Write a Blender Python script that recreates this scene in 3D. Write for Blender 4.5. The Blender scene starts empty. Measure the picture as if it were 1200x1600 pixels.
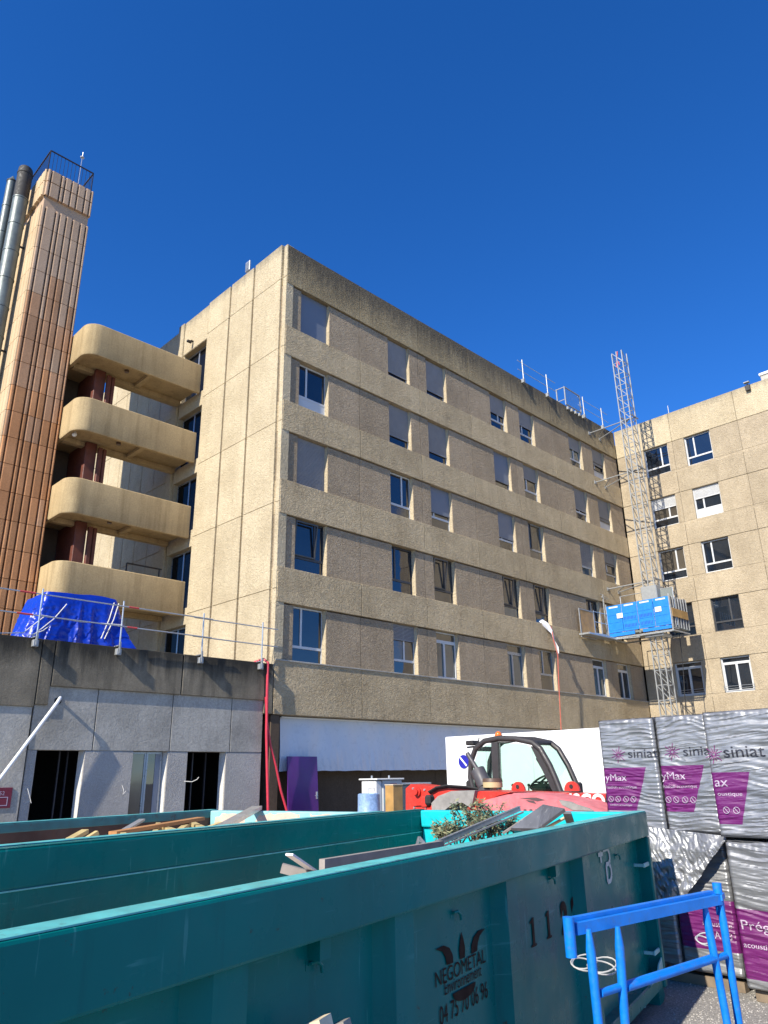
import bpy, bmesh, math, random
import numpy as np
from mathutils import Vector, Matrix, noise as mnoise
R = math.radians
random.seed(7)
scene = bpy.context.scene
C = scene.collection

# ---------------------------------------------------------------- camera
EYE = 1.88
FPX = 1159.64                      # focal length in pixels of the 1200x1600 photograph
YAW, PITCH, ROLL = R(45.13472), R(19.55253), R(-0.95032)
_f = Vector((math.cos(PITCH)*math.cos(YAW), math.cos(PITCH)*math.sin(YAW), math.sin(PITCH)))
_r = Vector((math.sin(YAW), -math.cos(YAW), 0)); _u = _r.cross(_f)
CR = _r*math.cos(ROLL)+_u*math.sin(ROLL); CU = -_r*math.sin(ROLL)+_u*math.cos(ROLL); CF = _f
cam_d = bpy.data.cameras.new('camera'); cam = bpy.data.objects.new('camera', cam_d); C.objects.link(cam)
cam_d.sensor_fit = 'VERTICAL'; cam_d.sensor_height = 32; cam_d.sensor_width = 24
cam_d.lens = FPX/1600*32; cam_d.clip_end = 3000; cam_d.clip_start = .05
m = Matrix((CR, CU, -CF)).transposed().to_4x4(); m.translation = (0, 0, EYE); cam.matrix_world = m
scene.camera = cam

# ---------------------------------------------------------------- light
SUN = Vector((1.0, 0.15, -0.77)).normalized()      # direction in which the light travels
el = math.asin(-SUN.z); az = math.atan2(-SUN.y, -SUN.x)   # towards the sun
w = bpy.data.worlds.new('World'); scene.world = w; w.use_nodes = True
nt = w.node_tree; bg = nt.nodes['Background']
sky = nt.nodes.new('ShaderNodeTexSky'); sky.sky_type = 'NISHITA'; sky.sun_disc = False
sky.sun_elevation = el; sky.sun_rotation = math.pi/2-az
sky.altitude = 2500; sky.air_density = 1.0; sky.dust_density = 0.0; sky.ozone_density = 5.0
hs = nt.nodes.new('ShaderNodeHueSaturation'); hs.inputs['Saturation'].default_value = 1.25; hs.inputs['Hue'].default_value = .510
nt.links.new(sky.outputs[0], hs.inputs['Color']); nt.links.new(hs.outputs[0], bg.inputs[0]); bg.inputs[1].default_value = 0.15
sd = bpy.data.lights.new('sun', 'SUN'); sd.energy = 5.0; sd.angle = R(.53); sd.color = (1, .93, .80)
so = bpy.data.objects.new('sun', sd); C.objects.link(so)
so.rotation_euler = SUN.to_track_quat('-Z', 'Y').to_euler(); so.location = (-20, -5, 40)
scene.view_settings.view_transform = 'Standard'; scene.view_settings.look = 'None'
scene.view_settings.exposure = 0.7; scene.view_settings.gamma = 1
scene.view_settings.use_curve_mapping = False

def on(px, py, ax, c):
    """point of the plane ax=c seen at a pixel of the photograph"""
    d = CR*((px-600)/FPX)+CU*((800-py)/FPX)+CF
    i = 'xyz'.index(ax); t = (c-(0, 0, EYE)[i])/d[i]
    return Vector((0, 0, EYE))+d*t

# ---------------------------------------------------------------- materials
MATS = {}
def newmat(name):
    mt = bpy.data.materials.new(name); mt.use_nodes = True
    n = mt.node_tree.nodes; return mt, n, mt.node_tree.links, n['Principled BSDF']
def mth(n, l, op, a, b=None, clamp=False):
    o = n.new('ShaderNodeMath'); o.operation = op; o.use_clamp = clamp
    for i, v in enumerate((a, b)):
        if v is None: continue
        if isinstance(v, (int, float)): o.inputs[i].default_value = v
        else: l.new(v, o.inputs[i])
    return o.outputs[0]
def pos(n, l, scale=(1, 1, 1), coord='world'):
    if coord == 'world': s = n.new('ShaderNodeNewGeometry').outputs['Position']
    else: s = n.new('ShaderNodeTexCoord').outputs['Object']
    mp = n.new('ShaderNodeMapping'); mp.inputs['Scale'].default_value = scale
    l.new(s, mp.inputs['Vector']); return mp.outputs[0]
def nz(n, l, vec, scale, detail=4, rough=.55, dist=0):
    o = n.new('ShaderNodeTexNoise'); o.inputs['Scale'].default_value = scale; o.inputs['Detail'].default_value = detail
    o.inputs['Roughness'].default_value = rough; o.inputs['Distortion'].default_value = dist
    l.new(vec, o.inputs['Vector']); return o.outputs[0]
def rng(n, l, v, a, b, c=0., d=1.):
    o = n.new('ShaderNodeMapRange'); o.clamp = True
    l.new(v, o.inputs[0])
    for i, x in enumerate((a, b, c, d)): o.inputs[i+1].default_value = x
    return o.outputs[0]
def mix(n, l, f, a, b, mode='MIX'):
    o = n.new('ShaderNodeMix'); o.data_type = 'RGBA'; o.blend_type = mode
    if isinstance(f, (int, float)): o.inputs[0].default_value = f
    else: l.new(f, o.inputs[0])
    for i, v in ((6, a), (7, b)):
        if isinstance(v, tuple): o.inputs[i].default_value = (*v[:3], 1)
        else: l.new(v, o.inputs[i])
    return o.outputs[2]
def bump(n, l, p, h, strength=.5, dist=.02):
    o = n.new('ShaderNodeBump'); o.inputs['Strength'].default_value = strength; o.inputs['Distance'].default_value = dist
    l.new(h, o.inputs['Height']); l.new(o.outputs[0], p.inputs['Normal'])

def concrete(name, base, dark, rough=.9, relief=.02, scale=10, dist=1.5, stain=None, streak=.35, patch=.35, fine=.25, objrand=0., strength=.6, mottle=.16):
    mt, n, l, p = newmat(name); v = pos(n, l)
    big = rng(n, l, nz(n, l, v, .7, 5), .38, .68)
    col = mix(n, l, mth(n, l, 'MULTIPLY', big, patch), base, dark)
    st = rng(n, l, nz(n, l, pos(n, l, (2.2, 2.2, .16)), 1.6, 5, .65), .48, .75)
    col = mix(n, l, mth(n, l, 'MULTIPLY', st, streak), col, dark)
    fn = nz(n, l, v, 55, 3, .7)
    f2 = rng(n, l, fn, .3, .7, 1-fine, 1+fine*.6)
    o = n.new('ShaderNodeMix'); o.data_type = 'RGBA'; o.blend_type = 'MULTIPLY'; o.inputs[0].default_value = 1
    l.new(col, o.inputs[6]); l.new(f2, o.inputs[7]); col = o.outputs[2]
    mot = rng(n, l, nz(n, l, v, scale*1.3, 4, .65, dist), .3, .7, 1-mottle, 1+mottle*.7)  # light and dark of the relief put into the colour as mottling
    o = n.new('ShaderNodeMix'); o.data_type = 'RGBA'; o.blend_type = 'MULTIPLY'; o.inputs[0].default_value = 1
    l.new(col, o.inputs[6]); l.new(mot, o.inputs[7]); col = o.outputs[2]
    if stain:                       # weathering that hangs down from an exposed top edge
        z0, z1, scol = stain
        sx = n.new('ShaderNodeSeparateXYZ'); l.new(n.new('ShaderNodeNewGeometry').outputs['Position'], sx.inputs[0])
        gz = rng(n, l, sx.outputs[2], z0, z1)
        s2 = nz(n, l, pos(n, l, (3.5, 3.5, .35)), 1.3, 6, .7)
        k = mth(n, l, 'MULTIPLY', rng(n, l, mth(n, l, 'ADD', mth(n, l, 'MULTIPLY', gz, .75), s2), .62, 1.1), .85)
        col = mix(n, l, k, col, scol)
    if objrand:
        oi = n.new('ShaderNodeObjectInfo')
        f3 = rng(n, l, oi.outputs['Random'], 0, 1, 1-objrand, 1+objrand*.6)
        o = n.new('ShaderNodeMix'); o.data_type = 'RGBA'; o.blend_type = 'MULTIPLY'; o.inputs[0].default_value = 1
        l.new(col, o.inputs[6]); l.new(f3, o.inputs[7]); col = o.outputs[2]
    l.new(col, p.inputs['Base Color']); p.inputs['Roughness'].default_value = rough
    p.inputs['Specular IOR Level'].default_value = .15
    h = mth(n, l, 'ADD', nz(n, l, v, scale, 3, .6, dist), mth(n, l, 'MULTIPLY', nz(n, l, v, scale*5, 3, .7), .45))
    bump(n, l, p, h, strength, relief); MATS[name] = mt; return mt
def plain(name, col, rough=.5, metal=0., var=.15, scale=3., relief=0., rscale=30., dirt=None, dirt_amt=.4, spec=.5, coat=0., coord='world', trans=0., objrand=0.):
    mt, n, l, p = newmat(name); v = pos(n, l, coord=coord)
    big = rng(n, l, nz(n, l, v, scale, 6, .65), .3, .7)
    c2 = tuple(x*(1-var) for x in col); c = mix(n, l, big, c2, tuple(min(1, x*(1+var*.6)) for x in col))
    if dirt:
        k = rng(n, l, nz(n, l, v, scale*2.3, 7, .72), .56, .72)
        c = mix(n, l, mth(n, l, 'MULTIPLY', k, dirt_amt), c, dirt)
    if objrand:
        oi = n.new('ShaderNodeObjectInfo'); f3 = rng(n, l, oi.outputs['Random'], 0, 1, 1-objrand, 1+objrand)
        o = n.new('ShaderNodeMix'); o.data_type = 'RGBA'; o.blend_type = 'MULTIPLY'; o.inputs[0].default_value = 1
        l.new(c, o.inputs[6]); l.new(f3, o.inputs[7]); c = o.outputs[2]
    l.new(c, p.inputs['Base Color'])
    rr = rng(n, l, nz(n, l, v, scale*4, 4), .3, .7, max(.02, rough*.8), min(1, rough*1.25)); l.new(rr, p.inputs['Roughness'])
    p.inputs['Metallic'].default_value = metal; p.inputs['Specular IOR Level'].default_value = spec
    if coat: p.inputs['Coat Weight'].default_value = coat; p.inputs['Coat Roughness'].default_value = .12
    if trans: p.inputs['Transmission Weight'].default_value = trans
    if relief: bump(n, l, p, nz(n, l, v, rscale, 4, .6), .5, relief)
    MATS[name] = mt; return mt

SANDY, SANDYD = (.46, .375, .245), (.30, .24, .155)
GREYB, GREYBD = (.60, .48, .305), (.40, .31, .19)
concrete('roughcast', (.48, .395, .275), (.33, .265, .18), scale=4.5, relief=.07, dist=3.0, patch=.6, streak=.45, fine=.4, strength=.8, objrand=.07)
concrete('roughcast_band', GREYB, GREYBD, scale=4.5, relief=.10, dist=3.2, patch=.6, streak=.5, fine=.4, strength=1., objrand=.09)
concrete('roughcast_parapet', (.42, .335, .20), (.26, .20, .115), scale=4.5, relief=.10, dist=3.2, stain=(20.3, 22.15, (.095, .083, .065)), patch=.6, streak=.5, fine=.4, strength=1., objrand=.09)
concrete('roughcast_panel', (.45, .355, .245), (.32, .25, .17), scale=6, relief=.095, dist=2.6, patch=.6, streak=.45, fine=.4, strength=1., objrand=.09)
concrete('roughcast_end', (.55, .46, .31), (.39, .315, .20), scale=4.5, relief=.06, dist=2.6, stain=(21.6, 22.6, (.22, .19, .14)), patch=.55, streak=.4, fine=.35, strength=.8, objrand=.05)
concrete('balcony_concrete', (.48, .36, .195), (.30, .22, .115), scale=14, relief=.006, dist=.5, streak=1., patch=.5, fine=.15, objrand=.05)
concrete('fascia_concrete', (.27, .23, .165), (.10, .088, .066), scale=18, relief=.02, dist=1, streak=.9, patch=.8, stain=(4.5, 5.5, (.022, .021, .018)))
concrete('grey_render', (.45, .42, .36), (.29, .27, .23), scale=5, relief=.012, dist=2.5, streak=.4, patch=.9, fine=.15, mottle=.2, objrand=.06)
concrete('lump_render', (.42, .40, .37), (.29, .275, .25), scale=13, relief=.05, dist=1.8, streak=.2, patch=.5, fine=.15)
concrete('white_reveal', (.62, .60, .56), (.45, .43, .40), scale=10, relief=.006)
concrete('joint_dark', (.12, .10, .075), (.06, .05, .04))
concrete('tower_tile', (.54, .27, .125), (.42, .195, .085), scale=20, relief=.006, dist=.5, streak=.2, patch=.8, fine=.12, objrand=.16)
concrete('tower_pale', (.50, .35, .235), (.42, .28, .18), scale=20, relief=.006, dist=.5, streak=.3, patch=.6, fine=.12, objrand=.12)
concrete('tower_mid', (.50, .29, .165), (.40, .22, .12), scale=20, relief=.006, dist=.5, streak=.3, patch=.8, fine=.12, objrand=.14)
concrete('tower_lit', (.56, .42, .26), (.46, .33, .19), scale=20, relief=.006, dist=.5, streak=.3, patch=.6, fine=.12, objrand=.08)  # left side's tiles: sunlight put into a paler tile colour
concrete('asphalt', (.30, .285, .26), (.19, .18, .165), scale=22, relief=.02, dist=.6, streak=0, patch=.5, fine=.5)
concrete('roof_gravel', (.30, .28, .25), (.2, .19, .17), scale=30, relief=.02)
concrete('brown_wall', (.115, .085, .06), (.07, .05, .035), scale=6, relief=.008)
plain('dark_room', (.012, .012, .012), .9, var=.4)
plain('white_frame', (.55, .555, .55), .35, var=.08)
plain('grey_frame', (.36, .38, .40), .3, metal=.5, var=.1)
plain('dark_frame', (.05, .05, .052), .35, var=.2)
plain('shutter_grey', (.24, .25, .275), .45, var=.1)
plain('shutter_white', (.62, .62, .61), .45, var=.08)
plain('shutter_smooth', (.15, .17, .205), .4, var=.06, scale=.7)
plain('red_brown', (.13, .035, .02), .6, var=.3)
plain('galv', (.50, .52, .53), .38, metal=.75, var=.2, scale=8)
plain('galv_light', (.31, .32, .32), .45, metal=.3, var=.15, scale=8)
plain('duct_steel', (.13, .155, .15), .45, metal=.25, var=.25, scale=1.5, dirt=(.10, .07, .05), dirt_amt=.5)
plain('soot', (.03, .028, .025), .7)
plain('black_metal', (.025, .022, .02), .55)
def binpaint(name, base, dark, pale):
    mt, n, l, p = newmat(name); v = pos(n, l, coord='object')
    col = mix(n, l, rng(n, l, nz(n, l, v, 1.1, 5), .3, .7), base, dark)
    dr_ = rng(n, l, nz(n, l, pos(n, l, (6, 6, .5), 'object'), 1.5, 6, .7), .55, .8); col = mix(n, l, mth(n, l, 'MULTIPLY', dr_, .45), col, tuple(x*.45+.004 for x in dark))
    for k, (sc, rot) in enumerate((((1.2, 1, 26), .5), ((2, 1, 34), -.7), ((22, 1, 1.4), .15))):
        mp = n.new('ShaderNodeMapping'); mp.inputs['Scale'].default_value = sc; mp.inputs['Rotation'].default_value = (0, rot, 0); l.new(v, mp.inputs['Vector'])
        m0 = rng(n, l, nz(n, l, mp.outputs[0], 1.6, 2, .5), .66, .685); m1 = rng(n, l, nz(n, l, v, 1.7+k, 3), .5, .62)
        col = mix(n, l, mth(n, l, 'MULTIPLY', mth(n, l, 'MULTIPLY', m0, m1), .5), col, pale)
    ch_ = rng(n, l, nz(n, l, v, 16, 6, .75), .655, .70); col = mix(n, l, mth(n, l, 'MULTIPLY', ch_, .8), col, (.05, .028, .018))
    dust = rng(n, l, nz(n, l, v, 3.5, 7, .7), .55, .8); col = mix(n, l, mth(n, l, 'MULTIPLY', dust, .10), col, (.09, .10, .085))
    l.new(col, p.inputs['Base Color']); l.new(rng(n, l, nz(n, l, v, 5, 5), .3, .7, .2, .42), p.inputs['Roughness']); p.inputs['Specular IOR Level'].default_value = .11
    bump(n, l, p, nz(n, l, v, 1.6, 3), .35, .03); MATS[name] = mt
binpaint('bin_teal', (.001, .165, .15), (.001, .12, .112), (.06, .26, .25))
plain('bin_teal_lit', (.004, .44, .48), .5, var=.1, scale=4, dirt=(.05, .30, .30), dirt_amt=.5, spec=.2)  # the bin's teal with the end wall's sunlight put into the colour
plain('bin_old', (.03, .15, .16), .6, var=.35, scale=5, dirt=(.05, .026, .018), dirt_amt=.95)
plain('bin_rust', (.085, .05, .035), .8, var=.4, scale=3, dirt=(.03, .03, .03), dirt_amt=.8)
plain('bin_worn', (.25, .50, .50), .5, var=.2, scale=6, dirt=(.10, .16, .15), dirt_amt=.6)
plain('bin_edge', (.10, .46, .44), .45, var=.3, scale=7, dirt=(.06, .07, .055), dirt_amt=.85)
plain('plaster_dirt', (.55, .43, .33), .9, var=.3, scale=5, dirt=(.3, .18, .1), dirt_amt=.7, relief=.01)
plain('print_brown', (.022, .008, .006), .6, var=.1, spec=.1)
plain('print_white', (.55, .56, .52), .6, var=.1)
plain('pvc_white', (.70, .70, .68), .35, var=.1)
plain('pine', (.52, .40, .17), .6, var=.25, scale=5)
plain('pine_red', (.42, .20, .07), .6, var=.3, scale=5)
plain('wood_pale', (.62, .52, .36), .7, var=.2, scale=8)
plain('wood_grey', (.27, .24, .21), .8, var=.3, scale=8)
plain('plywood', (.42, .24, .075), .55, var=.35, scale=2.5)
plain('plaster_board', (.10, .105, .12), .7, var=.35, scale=8, dirt=(.42, .42, .40), dirt_amt=.6)
plain('tarp', (.001, .028, .36), .36, var=.15, scale=3, relief=.008, rscale=14)
plain('trestle_blue', (.002, .18, .64), .42, var=.2, scale=9, dirt=(.10, .13, .2), dirt_amt=.55, relief=.002)
plain('lift_blue', (.012, .19, .62), .4, var=.15, scale=4)
plain('red_paint', (.56, .035, .022), .4, var=.2, scale=5, dirt=(.22, .09, .06), dirt_amt=.6)
plain('pink_paint', (.62, .17, .18), .55, var=.25, scale=5, dirt=(.36, .09, .08), dirt_amt=.7)
plain('worn_dark', (.10, .06, .06), .7)
plain('fender_grey', (.28, .26, .235), .55, var=.3, scale=6)
plain('cab_grey', (.04, .036, .035), .5, var=.2, scale=6)
plain('rubber', (.02, .02, .02), .75, relief=.004)
plain('muffler', (.07, .065, .07), .5)
plain('beige_plastic', (.50, .38, .20), .5)
plain('brown_plastic', (.10, .06, .04), .5)
plain('orange_lens', (.75, .16, .02), .25)
plain('hoarding_white', (.80, .80, .78), .5, var=.04, scale=2, dirt=(.6, .6, .58), dirt_amt=.35)
plain('sheet_white', (.62, .64, .68), .3, var=.06, scale=1.5, relief=.01, rscale=6)
plain('door_purple', (.085, .015, .16), .35, var=.2, scale=1.5)
plain('hose_red', (.52, .035, .06), .4)
plain('rope_red', (.50, .11, .07), .7)
plain('cable_white', (.7, .68, .62), .5)
plain('sign_maroon', (.16, .012, .03), .5, var=.2, scale=12)
plain('sign_blue', (.02, .02, .30), .4)
plain('box_grey', (.40, .42, .42), .5, var=.1)
plain('drum_blue', (.22, .34, .55), .45, var=.35, scale=12, dirt=(.5, .55, .65), dirt_amt=.6)
plain('teal_small', (.05, .45, .50), .5, var=.3, scale=30)
plain('cardboard', (.40, .27, .14), .8)
plain('label_red', (.5, .06, .06), .5)
plain('pallet_wood', (.20, .15, .10), .85, var=.3, scale=6)
plain('leaf_dark', (.11, .145, .08), .6, var=.5, scale=14)
plain('leaf_dry', (.24, .24, .12), .7, var=.5, scale=14)
plain('twig', (.10, .065, .04), .85)
plain('pebble', (.36, .335, .30), .9, var=.4, scale=40)
plain('print_purple', (.20, .012, .15), .45, var=.15)
plain('print_black', (.02, .02, .03), .5)
plain('print_pale', (.42, .34, .42), .5)
plain('strap_white', (.45, .45, .43), .5)
plain('cloth_white', (.74, .74, .76), .8, var=.08)
plain('mesh_panel', (.20, .22, .21), .5, metal=.4)
def glassmat(name, col, rough=.02, ior=1.9):
    mt, n, l, p = newmat(name); v = pos(n, l)
    c = mix(n, l, rng(n, l, nz(n, l, v, .5, 2), .35, .65), tuple(x*.5 for x in col), col); l.new(c, p.inputs['Base Color'])
    p.inputs['Roughness'].default_value = rough; p.inputs['IOR'].default_value = ior
    if name == 'glass_dark': p.inputs['Specular IOR Level'].default_value = .08
    bump(n, l, p, nz(n, l, v, 1.2, 2), .05, .05); MATS[name] = mt
glassmat('glass', (.012, .018, .028)); glassmat('glass_dark', (.010, .011, .013), .03, 1.42); glassmat('glass_teal', (.10, .135, .14), .05); glassmat('glass_tan', (.10, .085, .065), .08)
mt, n, l, p = newmat('cab_glass')          # tinted green glazing that lets the view through
l.remove(p.outputs[0].links[0]); tr = n.new('ShaderNodeBsdfTransparent'); tr.inputs[0].default_value = (.74, .88, .82, 1)
gl = n.new('ShaderNodeBsdfGlossy'); gl.inputs['Roughness'].default_value = .03
fr = n.new('ShaderNodeFresnel'); fr.inputs[0].default_value = 1.45; ms = n.new('ShaderNodeMixShader')
l.new(fr.outputs[0], ms.inputs[0]); l.new(tr.outputs[0], ms.inputs[1]); l.new(gl.outputs[0], ms.inputs[2]); l.new(ms.outputs[0], n['Material Output'].inputs[0]); MATS['cab_glass'] = mt

def foilmat(name, trap):
    """silver wrapping film with a printed purple trapezoid (object coordinates, y runs right to left)"""
    mt, n, l, p = newmat(name)
    v = n.new('ShaderNodeTexCoord').outputs['Object']; s = n.new('ShaderNodeSeparateXYZ'); l.new(v, s.inputs[0])
    silver = mix(n, l, rng(n, l, nz(n, l, v, 4, 4), .3, .7), (.20, .205, .215), (.31, .315, .325))
    met = .5
    if trap:
        z0, z1, yl, yr0, yr1 = trap   # bottom, top, left edge, right edge at bottom and at top
        t = rng(n, l, s.outputs[2], z0, z1, yr0, yr1)
        k = mth(n, l, 'MULTIPLY', mth(n, l, 'GREATER_THAN', s.outputs[2], z0), mth(n, l, 'LESS_THAN', s.outputs[2], z1))
        k = mth(n, l, 'MULTIPLY', k, mth(n, l, 'GREATER_THAN', s.outputs[1], t))
        k = mth(n, l, 'MULTIPLY', k, mth(n, l, 'LESS_THAN', s.outputs[1], yl))
        k = mth(n, l, 'MULTIPLY', k, mth(n, l, 'LESS_THAN', s.outputs[0], .06))
        col = mix(n, l, k, silver, (.12, .012, .105)); l.new(mth(n, l, 'SUBTRACT', met, mth(n, l, 'MULTIPLY', k, .55)), p.inputs['Metallic'])
    else:
        col = silver; p.inputs['Metallic'].default_value = met
    l.new(col, p.inputs['Base Color']); p.inputs['Roughness'].default_value = .42
    bump(n, l, p, nz(n, l, pos(n, l, (4, 4, 40), 'object'), 2.0, 4), .35, .01)
    MATS[name] = mt
foilmat('foil', None)

# ---------------------------------------------------------------- mesh helpers
class MB:
    def __init__(s): s.v = []; s.f = []; s.sm = []
    def add(s, vs, fs, smooth=False):
        o = len(s.v); s.v += [Vector(v) for v in vs]; s.f += [tuple(i+o for i in f) for f in fs]; s.sm += [smooth]*len(fs); return s
    def box(s, x0, x1, y0, y1, z0, z1):
        v = [(x, y, z) for z in (z0, z1) for y in (y0, y1) for x in (x0, x1)]
        return s.add(v, [(0, 2, 3, 1), (4, 5, 7, 6), (0, 1, 5, 4), (2, 6, 7, 3), (0, 4, 6, 2), (1, 3, 7, 5)])
    def bbox(s, x0, x1, y0, y1, z0, z1, b=.01, seg=1):
        bm = bmesh.new(); bmesh.ops.create_cube(bm, size=1)
        for v in bm.verts: v.co = ((x0+x1)/2+v.co.x*(x1-x0), (y0+y1)/2+v.co.y*(y1-y0), (z0+z1)/2+v.co.z*(z1-z0))
        bmesh.ops.bevel(bm, geom=bm.edges[:], offset=b, segments=seg, affect='EDGES', profile=.5)
        return s.frombm(bm)
    def frombm(s, bm, smooth=False):
        bm.verts.index_update(); s.add([v.co.copy() for v in bm.verts], [tuple(v.index for v in f.verts) for f in bm.faces], smooth); bm.free(); return s
    def bar(s, a, b, w, h=None, up=(0, 0, 1)):
        """square bar from a to b, w wide and h high"""
        a = Vector(a); b = Vector(b); h = h or w; d = (b-a).normalized(); u = Vector(up)
        if abs(d.dot(u)) > .98: u = Vector((1, 0, 0)) if abs(d.x) < .9 else Vector((0, 1, 0))
        r = d.cross(u).normalized(); u = r.cross(d)
        q = [-r*w/2-u*h/2, r*w/2-u*h/2, r*w/2+u*h/2, -r*w/2+u*h/2]
        return s.add([a+x for x in q]+[b+x for x in q], [(3, 2, 1, 0), (4, 5, 6, 7), (0, 1, 5, 4), (1, 2, 6, 5), (2, 3, 7, 6), (3, 0, 4, 7)])
    def cyl(s, a, b, r, n=10, r2=None, caps=True):
        return s.tube([a, b], [r, r if r2 is None else r2], n, caps)
    def tube(s, pts, r, n=8, caps=True):
        pts = [Vector(p) for p in pts]; k = len(pts); rs = r if isinstance(r, (list, tuple)) else [r]*k
        t = (pts[1]-pts[0]).normalized(); u = t.orthogonal().normalized(); vs = []
        for i, p in enumerate(pts):
            t = (pts[min(i+1, k-1)]-pts[max(i-1, 0)]).normalized()
            u = (u-t*u.dot(t)).normalized(); w_ = t.cross(u)
            for j in range(n):
                a = 2*math.pi*j/n; vs.append(p+(u*math.cos(a)+w_*math.sin(a))*rs[i])
        fs = [(i*n+j, i*n+(j+1) % n, (i+1)*n+(j+1) % n, (i+1)*n+j) for i in range(k-1) for j in range(n)]
        s.add(vs, fs, True)
        if caps: s.add(vs[:n], [tuple(range(n))[::-1]]); s.add(vs[-n:], [tuple(range(n))])
        return s
    def prism(s, poly, axis, a, b):
        """polygon of (p,q) pairs extruded along axis from a to b; 'x': (y,z), 'y': (x,z), 'z': (x,y)"""
        mk = {'x': lambda p, t: (t, p[0], p[1]), 'y': lambda p, t: (p[0], t, p[1]), 'z': lambda p, t: (p[0], p[1], t)}[axis]
        n = len(poly); v = [mk(p, a) for p in poly]+[mk(p, b) for p in poly]
        return s.add(v, [tuple(range(n))[::-1], tuple(range(n, 2*n))]+[(i, (i+1) % n, n+(i+1) % n, n+i) for i in range(n)])
    def grid(s, fn, nu, nv, smooth=True):
        vs = [fn(i/nu, j/nv) for j in range(nv+1) for i in range(nu+1)]
        return s.add(vs, [(j*(nu+1)+i, j*(nu+1)+i+1, (j+1)*(nu+1)+i+1, (j+1)*(nu+1)+i) for j in range(nv) for i in range(nu)], smooth)
    def ball(s, c, r, n=8, sq=(1, 1, 1)):
        bm = bmesh.new(); bmesh.ops.create_uvsphere(bm, u_segments=n, v_segments=max(4, n//2+1), radius=r)
        for v in bm.verts: v.co = Vector((v.co.x*sq[0], v.co.y*sq[1], v.co.z*sq[2]))+Vector(c)
        return s.frombm(bm, True)
    def mesh(s, name, mat, inv=None):
        vs = [inv @ v for v in s.v] if inv else s.v
        me = bpy.data.meshes.new(name); me.from_pydata([tuple(v) for v in vs], [], s.f)
        bm = bmesh.new(); bm.from_mesh(me); bmesh.ops.recalc_face_normals(bm, faces=bm.faces[:]); bm.to_mesh(me); bm.free()
        me.polygons.foreach_set('use_smooth', s.sm)
        if any(s.sm): me.set_sharp_from_angle(angle=R(38))
        me.materials.append(MATS[mat]); me.update(); return me
ROOTM = {}
def inst(name, me, parent=None, loc=None, rotz=0):
    o = bpy.data.objects.new(name, me); C.objects.link(o)
    if parent: o.parent = parent
    if loc is not None: o.location = loc
    if rotz: o.rotation_euler = (0, 0, rotz)
    return o
def part(name, mb, mat, parent, world=False):
    """one mesh object under a thing or a part; world=True when the shape is given in world coordinates"""
    inv = None
    if world:
        q = parent
        while q.parent: q = q.parent
        inv = ROOTM[q.name].inverted()
    return inst(name, mb.mesh(name, mat, inv), parent)
def tag(o, label=None, cat=None, group=None, kind=None):
    for k, v in (('label', label), ('category', cat), ('group', group), ('kind', kind)):
        if v: o[k] = v
    return o
def thing(name, label, cat, loc=(0, 0, 0), rotz=0, group=None):
    o = bpy.data.objects.new(name, None); C.objects.link(o); o.empty_display_size = .2
    o.location = loc; o.rotation_euler = (0, 0, rotz)
    ROOTM[o.name] = Matrix.Translation(loc) @ Matrix.Rotation(rotz, 4, 'Z')
    return tag(o, label, cat, group)
def single(name, mb, mat, label, cat, group=None, base=None):
    """a thing that is one mesh, shape in world coordinates"""
    if base is None: base = Vector((sum(v.x for v in mb.v)/len(mb.v), sum(v.y for v in mb.v)/len(mb.v), min(v.z for v in mb.v)))
    o = inst(name, mb.mesh(name, mat, Matrix.Translation(base).inverted()), None, base)
    return tag(o, label, cat, group)
def text_mb(s, size, spacing=1., bold=0., shear=0., maxlen=None):
    cu = bpy.data.curves.new('t', 'FONT'); cu.body = s; cu.size = size; cu.align_x = 'LEFT'; cu.space_character = spacing
    cu.offset = bold; cu.shear = shear; cu.resolution_u = 4
    o = bpy.data.objects.new('t', cu); C.objects.link(o)
    bpy.context.view_layer.update()
    me = bpy.data.meshes.new_from_object(o.evaluated_get(bpy.context.evaluated_depsgraph_get()))
    bpy.data.objects.remove(o); bpy.data.curves.remove(cu)
    bm = bmesh.new(); bm.from_mesh(me); bpy.data.meshes.remove(me)
    if maxlen:
        bmesh.ops.triangulate(bm, faces=bm.faces[:])
        for _ in range(3):
            es = [e for e in bm.edges if e.calc_length() > maxlen]
            if not es: break
            bmesh.ops.subdivide_edges(bm, edges=es, cuts=1); bmesh.ops.triangulate(bm, faces=bm.faces[:])
    mb = MB(); bm.verts.index_update()
    mb.add([v.co.copy() for v in bm.verts], [tuple(v.index for v in f.verts) for f in bm.faces]); bm.free(); return mb
def width(mb): return max(v.x for v in mb.v)-min(v.x for v in mb.v)

# ---------------------------------------------------------------- ground
g = MB().grid(lambda u, v: (-400+u*800, -400+v*800, 0), 8, 8, False)
go = inst('ground', g.mesh('ground', 'asphalt')); tag(go, 'pale worn tarmac of the yard', None, None, 'structure')

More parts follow.
